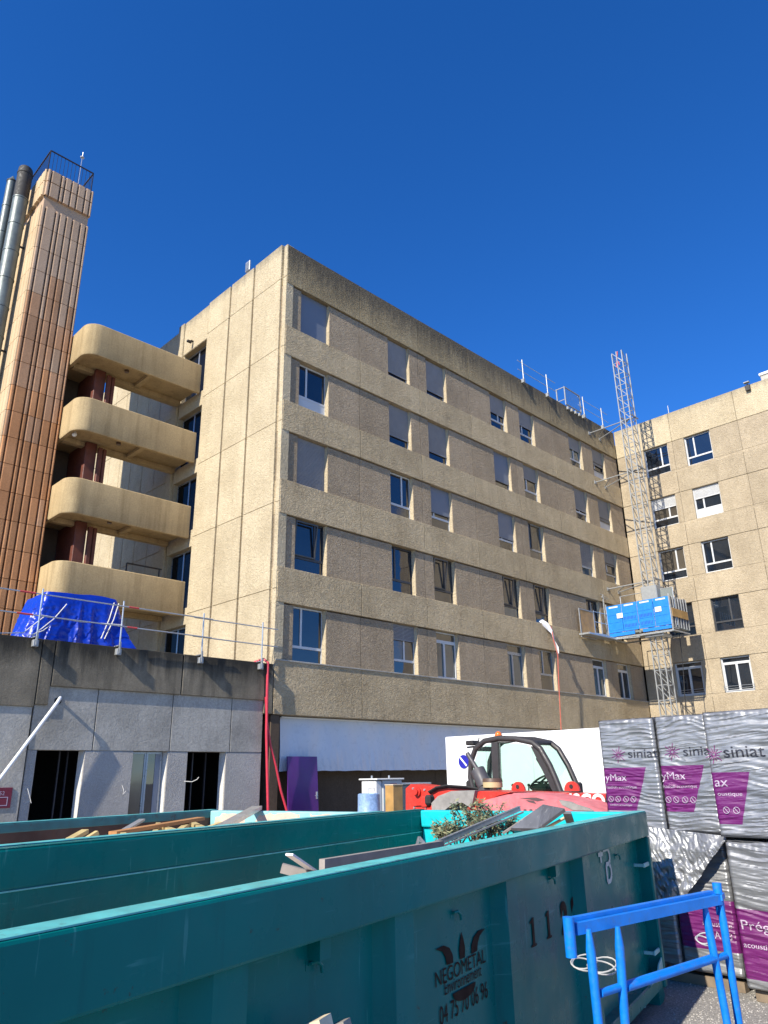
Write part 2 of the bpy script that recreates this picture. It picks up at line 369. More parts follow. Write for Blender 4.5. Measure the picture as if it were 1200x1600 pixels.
# ---------------------------------------------------------------- main building
YF, XL, XR = 20.0, 14.7, 40.55
LINT = [7.48, 10.67, 13.91, 17.09, 20.32]; SILL = [z-1.94 for z in LINT]
SOFF, ROOF = 3.79, 22.12
bld = thing('concrete_building', 'long beige roughcast concrete building with five floors of windows in pairs', 'building', (XL, YF, 0))
pt = lambda name, mb, mat, par=bld: part(name, mb, mat, par, True)
core = MB(); core.box(XL+.3, XR+9, YF+.40, YF+9, SOFF, ROOF-.5); core.box(XL+.3, XR+9, YF+1.4, YF+9, 0, SOFF)
pt('wall_core', core, 'joint_dark')
JX = [XL+.03, 18.65, 22.32, 26.0, 29.62, 33.28, 36.95, XR-.01]
levels = [(SOFF, SILL[0])]+[(LINT[i], SILL[i+1]) for i in range(4)]+[(LINT[4], ROOF)]
for li, (z0, z1) in enumerate(levels):
    for a, b in zip(JX[:-1], JX[1:]):
        mb = MB().bbox(a+.008, b-.008, YF, YF+.42, z0+.006, z1-.006, .012)
        pt('facade_panel', mb, 'roughcast_parapet' if li == 5 else 'roughcast_band')
WIN = [(15.5, 16.98), (20.38, 21.75), (22.88, 24.30), (27.70, 29.08), (30.2, 31.58), (35.05, 36.45), (37.6, 39.05)]
solid = []; x = XL+.05
for a, b in WIN: solid.append((x, a)); x = b
solid.append((x, XR-.01))
for zi in range(5):
    for a, b in solid:
        cuts = [a]+[j for j in JX if a+.3 < j < b-.3]+[b]
        for c, d in zip(cuts[:-1], cuts[1:]):
            e0 = .008 if c != a else 0; e1 = .008 if d != b else 0
            pt('infill_panel', MB().bbox(c+e0, d-e1, YF+.065, YF+.41, SILL[zi]-.004, LINT[zi]-.035, .008), 'roughcast_panel')
pt('ledge', MB().bbox(XL+.06, XR-.02, YF-.03, YF+.05, SILL[0]-.03, SILL[0]+.015, .006), 'grey_render')

# windows: built facing -y with the lower left corner at the origin, then placed
def profile_frame(mb, x0, x1, z0, z1, y0, y1, t):
    mb.box(x0, x1, y0, y1, z0, z0+t); mb.box(x0, x1, y0, y1, z1-t, z1)
    mb.box(x0, x0+t, y0, y1, z0+t, z1-t); mb.box(x1-t, x1, y0, y1, z0+t, z1-t); return mb
MESHC = {}
def window(root, loc, rotz, w_, h, frame='white_frame', mull=.33, transom=.28, shut=0., smat='shutter_grey', glass='glass', low='glass', sash=None, box=True, depth=.20):
    key = (round(w_, 2), round(h, 2), frame, mull, transom)
    if key not in MESHC:
        f = MB(); t = .055
        profile_frame(f, .01, w_-.01, .01, h-.01, 0, .08, t)
        if transom: f.box(t, w_-t, .005, .075, h*transom-.045, h*transom+.045)
        if mull: f.box(w_*mull-.04, w_*mull+.04, .01, .07, (h*transom+.045 if transom else t), h-t)
        f.box(-.0+.02, w_-.02, -.05, .0, -.002, .022)
        MESHC[key] = f.mesh('window', frame)
    o = inst('window', MESHC[key], root, loc, rotz)
    def pane(x0, x1, z0, z1, g_):
        k = ('p', round(x1-x0, 3), round(z1-z0, 3), g_)
        if k not in MESHC: MESHC[k] = MB().box(0, x1-x0, 0, .012, 0, z1-z0).mesh('pane', g_)
        inst('pane', MESHC[k], o, (x0, .04, z0))
    t = .055
    zt = h*transom+.045 if transom else t
    if transom:
        if low == 'panel':
            k = ('lp', round(w_, 2), round(h, 2), frame)
            if k not in MESHC: MESHC[k] = MB().bbox(t+.01, w_-t-.01, .015, .045, t, h*transom-.04, .008).mesh('lower_panel', frame)
            inst('lower_panel', MESHC[k], o)
        else: pane(t, w_-t, t, h*transom-.045, low)
    if mull: pane(t, w_*mull-.04, zt, h-t, glass); pane(w_*mull+.04, w_-t, zt, h-t, glass)
    else: pane(t, w_-t, zt, h-t, glass)
    if shut > 0:
        k = ('s', round(w_, 2), round(shut*h, 2), smat)
        if k not in MESHC:
            s = MB(); hh = h*shut; nsl = max(2, int(hh/.052)); dz = hh/nsl
            if smat == 'shutter_smooth': s.bbox(.03, w_-.03, -.035, -.012, h-hh, h-.002, .004)
            else:
                for i in range(nsl):
                    z = h-hh+i*dz
                    s.prism([(-.012, z+.004), (-.030, z+dz*.35), (-.034, z+dz*.7), (-.014, z+dz-.003), (-.006, z+dz-.003), (-.006, z+.004)], 'x', .03, w_-.03)
            s.bbox(.025, w_-.025, -.04, -.004, h-hh-.04, h-hh, .006)
            MESHC[k] = s.mesh('roller_shutter', smat)
        inst('roller_shutter', MESHC[k], o)
    for xx in (0.0, w_-.03):
        k = ('g', round(h, 2), frame)
        if k not in MESHC: MESHC[k] = MB().box(0, .03, -.05, -.004, 0, h).mesh('shutter_guide', frame)
        inst('shutter_guide', MESHC[k], o, (xx, 0, 0))
    if sash:   # opened casement leaning out: (x0 fraction, x1 fraction, z0 fraction, z1 fraction, tilt degrees)
        x0, x1, z0, z1, tl, mt_ = sash
        k = ('sa', key, sash)
        if k not in MESHC:
            s = MB(); ww, hh = (x1-x0)*w_, (z1-z0)*h
            profile_frame(s, 0, ww, 0, hh, -.03, .03, .05)
            mtx = Matrix.Rotation(R(tl), 3, 'X'); s.v = [mtx @ v for v in s.v]
            me = s.mesh('open_sash', mt_)
            gl_ = MB().box(.05, ww-.05, -.006, .006, .05, hh-.05); gl_.v = [mtx @ v for v in gl_.v]
            MESHC[k] = (me, gl_.mesh('sash_pane', glass))
        me, gm = MESHC[k]
        inst('open_sash', me, o, (x0*w_, -.02, z0*h))
    return o
W, G, D = 'white_frame', 'grey_frame', 'dark_frame'
SG, SW, SS = 'shutter_grey', 'shutter_white', 'shutter_smooth'
SPEC = {
 4: [dict(shut=.97, smat=SS), dict(shut=.82), dict(shut=.80), dict(shut=.50, mull=.62), dict(shut=.46), dict(shut=.38, mull=.5, glass='glass_teal'), dict(shut=.52, low='panel', sash=(.05, .95, .28, .56, 0, D))],
 3: [dict(mull=.33, low='panel'), dict(shut=.74), dict(shut=.74), dict(shut=.78, smat=SS, low='glass_tan'), dict(shut=.38, glass='glass_tan', low='glass_tan'), dict(shut=.64, mull=.5), dict(shut=.70, low='panel', sash=(.02, .98, .28, .40, 0, D))],
 2: [dict(shut=.99), dict(mull=.62, low='glass_tan'), dict(shut=.60, mull=.25, smat=SS, glass='glass_tan', low='glass_tan'), dict(shut=.66, smat=SS, low='glass_tan'), dict(frame=G, mull=.25, glass='glass_tan', low='glass_tan', sash=(.0, .3, .28, .97, 0, D)), dict(shut=.68, low='glass_teal'), dict(shut=.42, glass='glass_tan', low='glass_tan', sash=(.0, .9, .3, .62, 0, D))],
 1: [dict(frame=D, mull=.70, sash=(.02, .70, .3, .96, 6, D)), dict(frame=D, mull=.25), dict(frame=D, mull=.62, glass='glass_tan', low='glass_tan', sash=(.02, .62, .3, .96, 8, D)), dict(frame=D, mull=.62, glass='glass_tan', low='glass_teal', sash=(.02, .62, .3, .96, 8, D)), dict(frame=D, mull=.62, glass='glass_tan', sash=(.02, .62, .3, .96, 8, D)), dict(frame=D, mull=.5), dict(frame=D, mull=.5)],
 0: [dict(mull=.33), dict(shut=.30, mull=.55, glass='glass_tan'), dict(mull=.45, transom=.80, glass='glass_teal', low='glass_teal'), dict(frame=G, mull=.4, transom=.80, glass='glass_teal', low='glass_teal'), dict(frame=G, mull=.4, transom=.40, glass='glass_tan', low='glass_tan'), dict(mull=.5, transom=.80, low='glass_teal'), dict(mull=.5, transom=.82)],
}
for fl, row in SPEC.items():
    for (a, b), sp in zip(WIN, row):
        if sp.get('transom', 0) > .7:      # fanlight windows: two tall casements under a blind box
            sp = dict(sp); sp['transom'] = .80
            o = window(bld, (a-XL, .24, SILL[fl]), 0, b-a, LINT[fl]-SILL[fl], frame=sp.get('frame', W), mull=0, transom=.80, glass='glass_tan', low=sp.get('low', 'glass'))
            f = MB(); t = (b-a); hh = (LINT[fl]-SILL[fl])*.80
            profile_frame(f, .06, t*sp['mull'], .06, hh-.04, -.012, .03, .05); profile_frame(f, t*sp['mull'], t-.06, .06, hh-.04, -.016, .026, .05)
            inst('casement', f.mesh('casement', sp.get('frame', W)), o)
        else:
            window(bld, (a-XL, .24, SILL[fl]), 0, b-a, LINT[fl]-SILL[fl], **sp)
# deep splayed reveals at the right of each opening catch the sun
for fl in range(5):
    for a, b in WIN:
        z0, z1 = SILL[fl], LINT[fl]
        pt('reveal', MB().prism([(b+.012, YF+.066), (b-.055, YF+.235), (b+.012, YF+.235)], 'z', z0+.02, z1-.002), 'roughcast_end')

# end wall (faces -x)
LZ = [5.2, 7.95, 11.1, 14.28, 17.45, 20.62]
cols = [(20.02, 20.24, 22.16), (20.36, 22.19, 22.30), (22.31, 23.95, 22.28), (24.07, 25.76, 22.28)]
for ci, (a, b, top) in enumerate(cols):
    zs = LZ+[top]
    for z0, z1 in zip(zs[:-1], zs[1:]):
        bm = MB().bbox(XL-(.04 if ci else 0), XL+.36, a, b, z0+.008, z1-.008, .03 if z1 == top else .012, 2)
        pt('end_panel', bm, 'roughcast_end')
pt('end_panel', MB().bbox(XL-.02, XL+.36, 25.78, 27.86, 20.42, 22.22, .03), 'roughcast_end')
pt('end_pilaster', MB().bbox(XL-.06, XL+.36, 27.92, 28.4, 5.2, 22.26, .04), 'roughcast_end')
for k in range(9):
    for z0, z1 in zip(LZ, LZ[1:]+[22.0]): pt('end_panel', MB().bbox(XL, XL+.36, 28.42+k*1.25, 28.42+k*1.25+1.22, z0+.008, z1-.008, .015), 'roughcast_end')
for i in range(5):
    zt = LINT[i]+.08
    pt('end_panel', MB().bbox(XL+.02, XL+.36, 25.78, 27.88, zt, SILL[i+1]-.5 if i < 4 else 20.41, .01), 'roughcast_end') if i < 4 else None
    zb = (SILL[i]-.5 if i else 5.2)
    window(bld, (.25, 25.80-YF+2.06, zb), R(-90), 2.04, zt-zb, frame=G, mull=.5, transom=0, glass='glass_dark')
for y in (20.30, 22.26, 24.01, 25.77, 27.89): pt('groove', MB().box(XL+.06, XL+.3, y-.09, y+.09, 5.2, 22.1), 'roughcast_end')
pt('roof', MB().box(XL+.36, XR+9, YF+.42, YF+14, ROOF-.7, ROOF-.45), 'roof_gravel')
pt('rear_block', MB().box(XL+.36, XR+9, YF+9, YF+14, 0, ROOF-.7), 'roughcast')

# ground floor recess under the long facade
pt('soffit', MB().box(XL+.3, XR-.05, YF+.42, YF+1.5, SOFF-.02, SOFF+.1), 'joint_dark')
pt('corner_pier', MB().bbox(XL-.0, XL+.36, YF+.06, YF+1.4, 0, SOFF-.01, .015), 'brown_wall')
for i, (a, b) in enumerate([(15.1, 17.6), (17.62, 20.7), (20.72, 23.8), (23.82, 27), (27.02, 31), (31.02, 36), (36.02, XR-.05)]):
    pt('ground_floor_panel', MB().bbox(a, b, YF+1.2+.01*(i % 2), YF+1.38, 0.002, SOFF-.02, .01), 'brown_wall')

# ---------------------------------------------------------------- right wing
rb = thing('concrete_wing', 'sunlit beige concrete wing behind the mast lift with paired windows', 'building', (XR, 12, 0))
pr = lambda name, mb, mat, par=rb: part(name, mb, mat, par, True)
JY = [19.99, 16.42, 12.62, 8.9, 5.2, 1.5]
pr('wall_core', MB().box(XR+.42, XR+12, 1.5, YF-.01, 0, ROOF-.5), 'joint_dark')
rlev = levels[:-1]+[(LINT[4], ROOF+.05)]; rlev = [(0.01, SILL[0])]+rlev[1:]
for li, (z0, z1) in enumerate(rlev):
    for b, a in zip(JY[:-1], JY[1:]):
        pr('facade_panel', MB().bbox(XR, XR+.44, a+.008, b-.008, z0+.008, z1-.008, .012), 'roughcast_end' if li == 5 else 'roughcast')
RW = [(18.25, 16.75), (15.72, 14.22), (10.95, 9.5), (8.4, 6.95)]
rs = []; y = 19.99
for b, a in RW: rs.append((y, b)); y = a
rs.append((y, 1.5))
for zi in range(5):
    for b, a in rs:
        cuts = [b]+[j for j in JY if a+.3 < j < b-.3]+[a]
        for d, c in zip(cuts[:-1], cuts[1:]):
            pr('infill_panel', MB().bbox(XR+.03, XR+.43, c+.006, d-.006, SILL[zi]+.15, LINT[zi]+.004, .008), 'roughcast')
    for b, a in RW:
        pr('sill_panel', MB().bbox(XR+.028, XR+.43, a, b, SILL[zi]-.01, SILL[zi]+.14, .006), 'roughcast')
    for b, a in zip([19.99]+[x_[1] for x_ in RW], [x_[0] for x_ in RW]+[1.5]):
        pr('sill_panel', MB().bbox(XR+.03, XR+.43, a+.002, b-.002, SILL[zi]-.01, SILL[zi]+.144, .006), 'roughcast')
RS = {4: [dict(mull=.68), dict(mull=.33), dict(), dict()],
      3: [dict(mull=.66, shut=.36, smat=SW, glass='glass_tan'), dict(mull=.33, shut=.34, smat=SW, low='panel'), dict(shut=.3, smat=SW), dict()],
      2: [dict(mull=.66, glass='glass_tan'), dict(mull=.33, glass='glass'), dict(mull=.33), dict()],
      1: [dict(frame=D, mull=.66), dict(frame=D, mull=.62), dict(frame=D), dict()],
      0: [dict(mull=0, transom=0), dict(mull=0, transom=0), dict(), dict()]}
for fl, row in RS.items():
    for (b, a), sp in zip(RW, row):
        h = LINT[fl]-SILL[fl]-.15
        o = window(rb, (.17, b-12, SILL[fl]+.145), R(-90), b-a, h, **sp)
        if fl == 0:
            f = MB(); t = b-a
            profile_frame(f, .06, t/2, .06, h*.82, -.02, .03, .055); profile_frame(f, t/2, t-.06, .06, h*.82, -.025, .025, .055); f.box(.05, t-.05, -.03, .03, h*.82, h*.82+.07)
            inst('casement', f.mesh('casement', W), o)
            gr = MB()
            for q in (.18, .30): gr.cyl((-.05, -.16, q), (t+.05, -.16, q), .012, 6)
            for q in (.0, t): gr.cyl((q, -.16, .1), (q, -.0, .1), .012, 6); gr.cyl((q, -.16, .02), (q, -.16, .34), .012, 6)
            inst('window_guard', gr.mesh('window_guard', 'galv'), o)
pr('roof', MB().box(XR+.44, XR+12, 1.5, YF, ROOF-.6, ROOF-.4), 'roof_gravel')
# small roof fixtures of the wing
cm = thing('roof_camera', 'small black floodlight clipped over the sunlit parapet at the right', 'floodlight', (XR-.05, 11.7, 22.1))
part('bracket', MB().box(-.03, .25, -.04, .04, .0, .10), 'black_metal', cm)
part('lamp_head', MB().bbox(-.12, .0, -.13, .13, -.32, .02, .02), 'black_metal', cm); part('visor', MB().bbox(-.2, .02, -.15, .15, .14, .2, .01), 'galv_light', cm)
ch = thing('roof_vent', 'stubby grey roof vent with a pale cap at the right edge', 'vent', (XR+.5, 10.75, 21.7))
part('shaft', MB().bbox(-.25, .25, -.3, .3, 0, .85, .02), 'grey_render', ch); part('cap', MB().bbox(-.32, .32, -.36, .36, .86, 1.02, .03), 'hoarding_white', ch)
ro = MB().cyl((XR+.2, 16.4, 22.1), (XR+.2, 16.4, 22.75), .02, 6); single('lightning_rod', ro, 'galv_light', 'thin short rod standing on the sunlit wing parapet', 'rod')
fl_ = thing('roof_floodlight', 'grey floodlight standing on top of the end wall parapet', 'floodlight', (XL+.1, 22.85, 22.28))
part('stand', MB().box(-.03, .03, -.03, .03, 0, .22), 'galv', fl_)
lh = MB().bbox(-.12, -.03, -.16, .16, .12, .62, .02); part('lamp_head', lh, 'galv', fl_); part('lens', MB().box(-.135, -.125, -.11, .11, .2, .52), 'shutter_smooth', fl_)
dc = thing('wall_camera', 'small dark camera above the top balcony door', 'camera', (XL-.05, 27.0, 20.75))
part('camera_body', MB().bbox(-.28, -.06, -.06, .06, -.06, .05, .015), 'black_metal', dc); part('mount', MB().box(-.1, .03, -.04, .04, .04, .1), 'black_metal', dc)

# ---------------------------------------------------------------- balconies
def rounded_outline(x0, x1, y0, y1, r, n=10):
    p = [(x1, y0)]
    for i in range(n+1):
        a = -math.pi/2-i/n*math.pi/2; p.append((x0+r+math.cos(a)*r, y0+r+math.sin(a)*r))
    p.append((x0, y1)); return p
bal_lab = ['topmost rounded beige concrete balcony beside the end wall', 'second rounded concrete balcony from the top beside the end wall', 'third rounded concrete balcony from the top beside the end wall', 'lowest rounded concrete balcony, behind the blue tarpaulin']
X0, Y0, Y1 = 9.55, 25.98, 31.8
for i, zt in enumerate([19.12, 15.82, 12.48, 9.28]):
    zb = zt-1.38; zs = zt-1.0
    b = thing('balcony', bal_lab[i], 'balcony', (X0, Y0, zb), group='balconies between tower and end wall')
    po = rounded_outline(X0, XL-.07, Y0, Y1, .58); pi = rounded_outline(X0+.16, XL-.07, Y0+.16, Y1, .42)
    mb = MB(); n_ = len(po)
    ring = [(po, zb+.06), (po, zt-.03), ([((a[0]*.85+c[0]*.15), (a[1]*.85+c[1]*.15)) for a, c in zip(po, pi)], zt), (pi, zt-.005), (pi, zs-.38), ([((a[0]*.8+c[0]*.2), (a[1]*.8+c[1]*.2)) for a, c in zip(po, pi)], zb)]
    vs = [(p[0], p[1], z) for pl, z in ring for p in pl]; m_ = len(ring)
    fs = [(k*n_+j, k*n_+j+1, ((k+1) % m_)*n_+j+1, ((k+1) % m_)*n_+j) for k in range(m_) for j in range(n_-1)]
    mb.add(vs, fs, True); mb.add(vs, [tuple(k*n_ for k in range(m_)), tuple(k*n_+n_-1 for k in range(m_))])
    part('parapet', mb, 'balcony_concrete', b, True)
    part('slab', MB().prism([(p[0], p[1]) for p in pi]+[(11.2, Y1), (11.2, 28.3), (XL-.07, 28.3)], 'z', zb+.22, zb+.36), 'balcony_concrete', b, True)
    part('beam', MB().bbox(X0+.2, XL-.1, 27.55, 27.85, zb+.02, zb+.215, .015), 'balcony_concrete', b, True)
    part('cross_beam', MB().bbox(12.35, 12.55, Y0+.17, 27.54, zb+.06, zb+.21, .01), 'balcony_concrete', b, True)
    part('downpipe', MB().cyl((11.6, 26.7, zb+.12), (11.6, 26.7, zb+.22), .09, 12), 'brown_plastic', b, True)
    if i < 3:
        c = MB()
        c.bbox(11.05, 11.22, 27.2, 27.36, zb-1.95, zb+.02, .02); c.bbox(11.26, 11.40, 27.25, 27.38, zb-1.95, zb+.02, .02)
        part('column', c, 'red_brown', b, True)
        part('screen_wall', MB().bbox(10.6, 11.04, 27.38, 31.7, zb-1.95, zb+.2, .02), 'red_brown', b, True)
        part('back_wall', MB().bbox(X0+.17, 10.58, 29.0, 29.2, zb-1.95, zb+.2, .02), 'brown_wall', b, True)  # the tower's shadow on this wall is put into its dark brown
br = thing('balcony_railing', 'low dark railing on the lowest balcony next to the end wall', 'railing', (13.2, 27.2, 9.0))
rl = MB(); rl.cyl((-.5, 0, .95), (1.0, 0, .95), .03, 6); rl.cyl((-.5, 0, .1), (-.5, 0, .95), .03, 6); rl.cyl((.9, 0, .1), (.9, 0, .95), .03, 6); part('rail', rl, 'black_metal', br)
dcam = thing('balcony_camera', 'small white dome camera under the second balcony', 'camera', (9.85, 26.15+.6, 14.45))
part('housing', MB().ball((0, 0, .02), .10, 10), 'hoarding_white', dcam); part('mount', MB().box(-.04, .04, -.04, .04, .05, .14), 'hoarding_white', dcam)

# ---------------------------------------------------------------- tower
TX0, TX1, TY0, TY1 = 7.55, 9.52, 27.5, 32.0
tw = thing('chimney_tower', 'tall ribbed tan and orange tiled chimney tower at the left edge', 'tower', (TX0, TY0, 5))
ptw = lambda n_, mb, mt_: part(n_, mb, mt_, tw, True)
ptw('shaft', MB().box(TX0+.1, TX1-.1, TY0+.1, TY1-.1, 5.2, 26.2), 'tower_tile')
fx = [(0, .13), (.16, .55), (.58, .72), (.75, 1.0), (1.03, 1.27), (1.30, 1.60), (1.63, 1.84), (1.87, 1.97)]
fy = [(0, .13), (.16, .50), (.53, .87), (.90, 1.24), (1.27, 1.61), (1.64, 1.98), (2.01, 2.35), (2.38, 2.72), (2.75, 3.09), (3.12, 3.46), (3.49, 3.83), (3.86, 4.2), (4.23, 4.5)]
courses = [24.55-i*1.06 for i in range(19)]
TM = {}
def rib(wd, hgt, mat):
    k = (round(wd, 3), round(hgt, 3), mat)
    if k not in TM: TM[k] = MB().prism([(.006, .12), (.006, -.02), (.018, -.045), (.045, -.055), (wd-.045, -.055), (wd-.018, -.045), (wd-.006, -.02), (wd-.006, .12)], 'z', .011, hgt-.011).mesh('tile', mat)
    return TM[k]
for ci, zt in enumerate(courses):
    h = 1.06
    for a, b_ in fx: inst('tile', rib(b_-a, h, 'tower_pale' if ci+random.gauss(0, 1.1) < 3.5 else 'tower_mid' if ci+random.gauss(0, 1.6) < 8.5 else 'tower_tile'), tw, (a, .0, zt-h-5), 0)
    for a, b_ in fy: inst('tile', rib(b_-a, h, 'tower_lit'), tw, (0, b_, zt-h-5), R(-90))
ptw('neck', MB().bbox(TX0+.04, TX1-.04, TY0+.04, TY1-.04, 24.5, 25.2, .02), 'tower_pale')
for zt, h in ((26.42, .62), (25.78, .72)):
    for a, b_ in fx: inst('tile', rib(b_-a, h, 'tower_pale'), tw, (a, -.04, zt-h-5), 0)
    for a, b_ in fy: inst('tile', rib(b_-a, h, 'tower_lit'), tw, (-.04, b_, zt-h-5), R(-90))
ptw('flue_cap', MB().cyl((TX0+.55, TY0+.55, 26.1), (TX0+.55, TY0+.55, 26.75), .3, 20, .27), 'soot')
rg = MB(); zt = 27.42; z0 = 26.3
xs, ys = (TX0-.02, TX1-.12), (TY0-.02, TY1-.1)
cr = [(xs[0], ys[0]), (xs[1], ys[0]), (xs[1], ys[1]), (xs[0], ys[1])]
for i in range(4):
    a, b_ = cr[i], cr[(i+1) % 4]
    rg.bar((*a, zt), (*b_, zt), .05, .04); rg.bar((*a, z0+.12), (*b_, z0+.12), .03)
    L_ = math.dist(a, b_); k_ = int(L_/.15)
    for j in range(k_): t = j/k_; rg.bar((a[0]+(b_[0]-a[0])*t, a[1]+(b_[1]-a[1])*t, z0), (a[0]+(b_[0]-a[0])*t, a[1]+(b_[1]-a[1])*t, zt), .035 if j == 0 else .014)
ptw('roof_railing', rg, 'black_metal')
ant = MB().cyl((TX0+1.35, TY0+.2, 26.3), (TX0+1.35, TY0+.2, 28.2), .018, 6); ant.ball((TX0+1.35, TY0+.2, 28.15), .09, 8, (1, 1, .6)); ant.cyl((TX0+1.35, TY0+.2, 28.15), (TX0+1.35, TY0+.2, 28.45), .012, 5)
ptw('lightning_rod', ant, 'galv')
def duct(x, y, r, top, label, cap):
    d = thing('flue_duct', label, 'duct', (x, y, 5), group='ducts beside the tower')
    zz = [top-1.35*k for k in range(17) if top-1.35*k > 5.3]+[5.2]
    for k, (z1_, z0_) in enumerate(zip(zz[:-1], zz[1:])):
        part('duct_section', MB().cyl((0, 0, z0_-5), (0, 0, z1_-5-.01), r, 24), 'soot' if (cap and k == 0) else 'duct_steel', d)
        part('collar', MB().cyl((0, 0, z1_-5-.05), (0, 0, z1_-5+.01), r+.018, 24), 'duct_steel' if k else 'soot', d)
    if cap: part('cowl', MB().tube([(0, 0, top-5), (0, 0, top-4.8), (.05, .1, top-4.65)], [r, r*.98, r*.55], 24), 'soot', d)
    else: part('cowl', MB().cyl((0, 0, top-5), (0, 0, top-4.7), r*1.02, 20, .03), 'duct_steel', d)
    for q in (8, 13, 18, 23): part('bracket', MB().box(.0, TX0-x+.1, -.04, .04, q-5, q-4.94), 'black_metal', d)
duct(7.02, 28.75, .30, 26.65, 'wider grey steel flue duct with sooty top beside the tower', True)
duct(6.75, 29.5, .20, 26.6, 'narrower grey steel flue duct with conical cap at the left edge', False)

# ---------------------------------------------------------------- podium
pd = thing('low_annex', 'low grey annex with three openings and dark stained concrete fascia', 'building', (8, YF, 0))
ppd = lambda n_, mb, mt_, par=pd: part(n_, mb, mt_, par, True)
PT = 5.38
for a, b_, z0 in [(-14, -8, 3.66), (-7.98, -2, 3.66), (-1.98, 3.4, 3.66), (3.42, 7.28, 3.66), (7.29, 7.62, 3.72), (7.63, 11.38, 4.2), (11.40, 14.36, 4.2)]:
    ppd('fascia_panel', MB().bbox(a+.006, b_-.006, YF-.02, YF+.4, z0, PT, .015), 'fascia_concrete')
ppd('fascia_panel', MB().bbox(14.375, XL-.005, YF+.0, YF+.4, 3.80, PT, .012), 'fascia_concrete')
ppd('roof', MB().box(-14, XL-.1, YF+.4, 46, 4.7, 5.18), 'roof_gravel')
OPN = [(7.53, 8.76), (10.12, 11.16), (11.80, 13.09)]; OT = 2.62
sx_ = 7.30
for (a, b_) in OPN+[(14.38, 14.4)]:
    ppd('pier', MB().bbox(sx_, a, YF+.06, YF+.36, 0.003, OT, .012), 'lump_render'); sx_ = b_
for a, b_ in [(7.30, 8.94), (8.95, 11.19), (11.20, 13.2), (13.21, 14.38)]:
    ppd('upper_panel', MB().bbox(a+.006, b_-.006, YF+.05, YF+.36, OT+.004, 4.4, .01), 'grey_render')
ppd('wall_panel', MB().bbox(-14, 7.26, YF+.02, YF+.36, 0.003, 3.7, .01), 'grey_render')
for a, b_ in OPN:
    ppd('reveal', MB().prism([(b_+.01, YF+.062), (b_-.05, YF+.34), (b_+.01, YF+.34)], 'z', .01, OT-.002), 'white_reveal')
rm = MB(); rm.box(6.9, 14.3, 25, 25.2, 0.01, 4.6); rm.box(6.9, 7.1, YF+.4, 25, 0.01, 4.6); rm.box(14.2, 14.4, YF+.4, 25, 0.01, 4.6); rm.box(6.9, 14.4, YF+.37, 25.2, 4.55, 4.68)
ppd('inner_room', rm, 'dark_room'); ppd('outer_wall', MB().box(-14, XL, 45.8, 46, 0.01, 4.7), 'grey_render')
ppd('outer_wall', MB().box(-14, -13.7, YF+.4, 45.8, 0.01, 4.7), 'grey_render')
for x_ in (8.40, 8.62, 12.4, 12.85): ppd('stud', MB().box(x_, x_+.03, YF+.8, YF+.86, .01, OT), 'muffler')
gd = MB(); profile_frame(gd, 10.13, 10.62, .02, OT-.01, YF+.28, YF+.33, .05); profile_frame(gd, 10.62, 11.10, .02, OT-.01, YF+.26, YF+.31, .05)
gdo = ppd('glazed_door', gd, 'grey_frame')
part('pane', MB().box(10.17, 10.58, YF+.30, YF+.31, .07, OT-.06), 'glass_tan', gdo, True); part('pane', MB().box(10.67, 10.9, YF+.28, YF+.29, .07, OT-.06), 'glass', gdo, True)
part('blind', MB().box(10.9, 11.06, YF+.27, YF+.28, .07, OT-.06), 'shutter_grey', gdo, True)
# pipe, sign, cables on the annex
pp = thing('drain_pipe', 'white plastic pipe leaning out of a hole in the annex wall', 'pipe', (7.2, 19.9, 1.9))
part('pipe', MB().tube([(7.90, 20.04, 3.86), (7.86, 19.86, 3.90), (7.78, 19.80, 3.78), (6.62, 19.78, 1.90), (6.0, 19.77, .9)], .045, 12), 'pvc_white', pp, True)
part('hole', MB().cyl((7.88, 20.046, 3.84), (7.88, 20.03, 3.84), .09, 14), 'dark_room', pp, True)
sg = thing('wall_notice', 'maroon notice board with white print on the annex wall', 'sign', (6.9, YF, 1.3))
part('board', MB().bbox(6.45, 7.05, YF-.005, YF+.018, 1.29, 1.75, .003), 'sign_maroon', sg, True)
tm = text_mb('C52', .13); tm.v = [Vector((6.66+v.x, YF-.009, 1.58+v.y)) for v in tm.v]; part('lettering', tm, 'print_pale', sg, True)
fm = MB(); profile_frame(fm, 6.66, 6.97, 1.34, 1.54, YF-.0085, YF-.0055, .018); part('printed_box', fm, 'print_pale', sg, True)
cb = MB().tube([(7.40, 20.0, 1.72), (7.44, 19.97, 1.6), (7.52, 19.96, 1.38)], .007, 6); single('loose_cable', cb, 'cable_white', 'short pale cable end hanging left of the first dark opening', 'cable')
cb = MB().tube([(11.72, 20.03, 1.82), (11.9, 19.9, 1.80), (12.03, 19.86, 1.86), (12.08, 19.85, 1.92)], .009, 6); single('loose_cable', cb, 'cable_white', 'curled white cable end beside the rightmost dark opening', 'cable')
cb = MB().tube([(9.86, 20.03, 1.75), (9.90, 19.98, 1.62), (9.88, 19.97, 1.52), (9.95, 19.96, 1.60)], .006, 6); single('loose_cable', cb, 'cable_white', 'short cable curl left of the middle opening', 'cable')

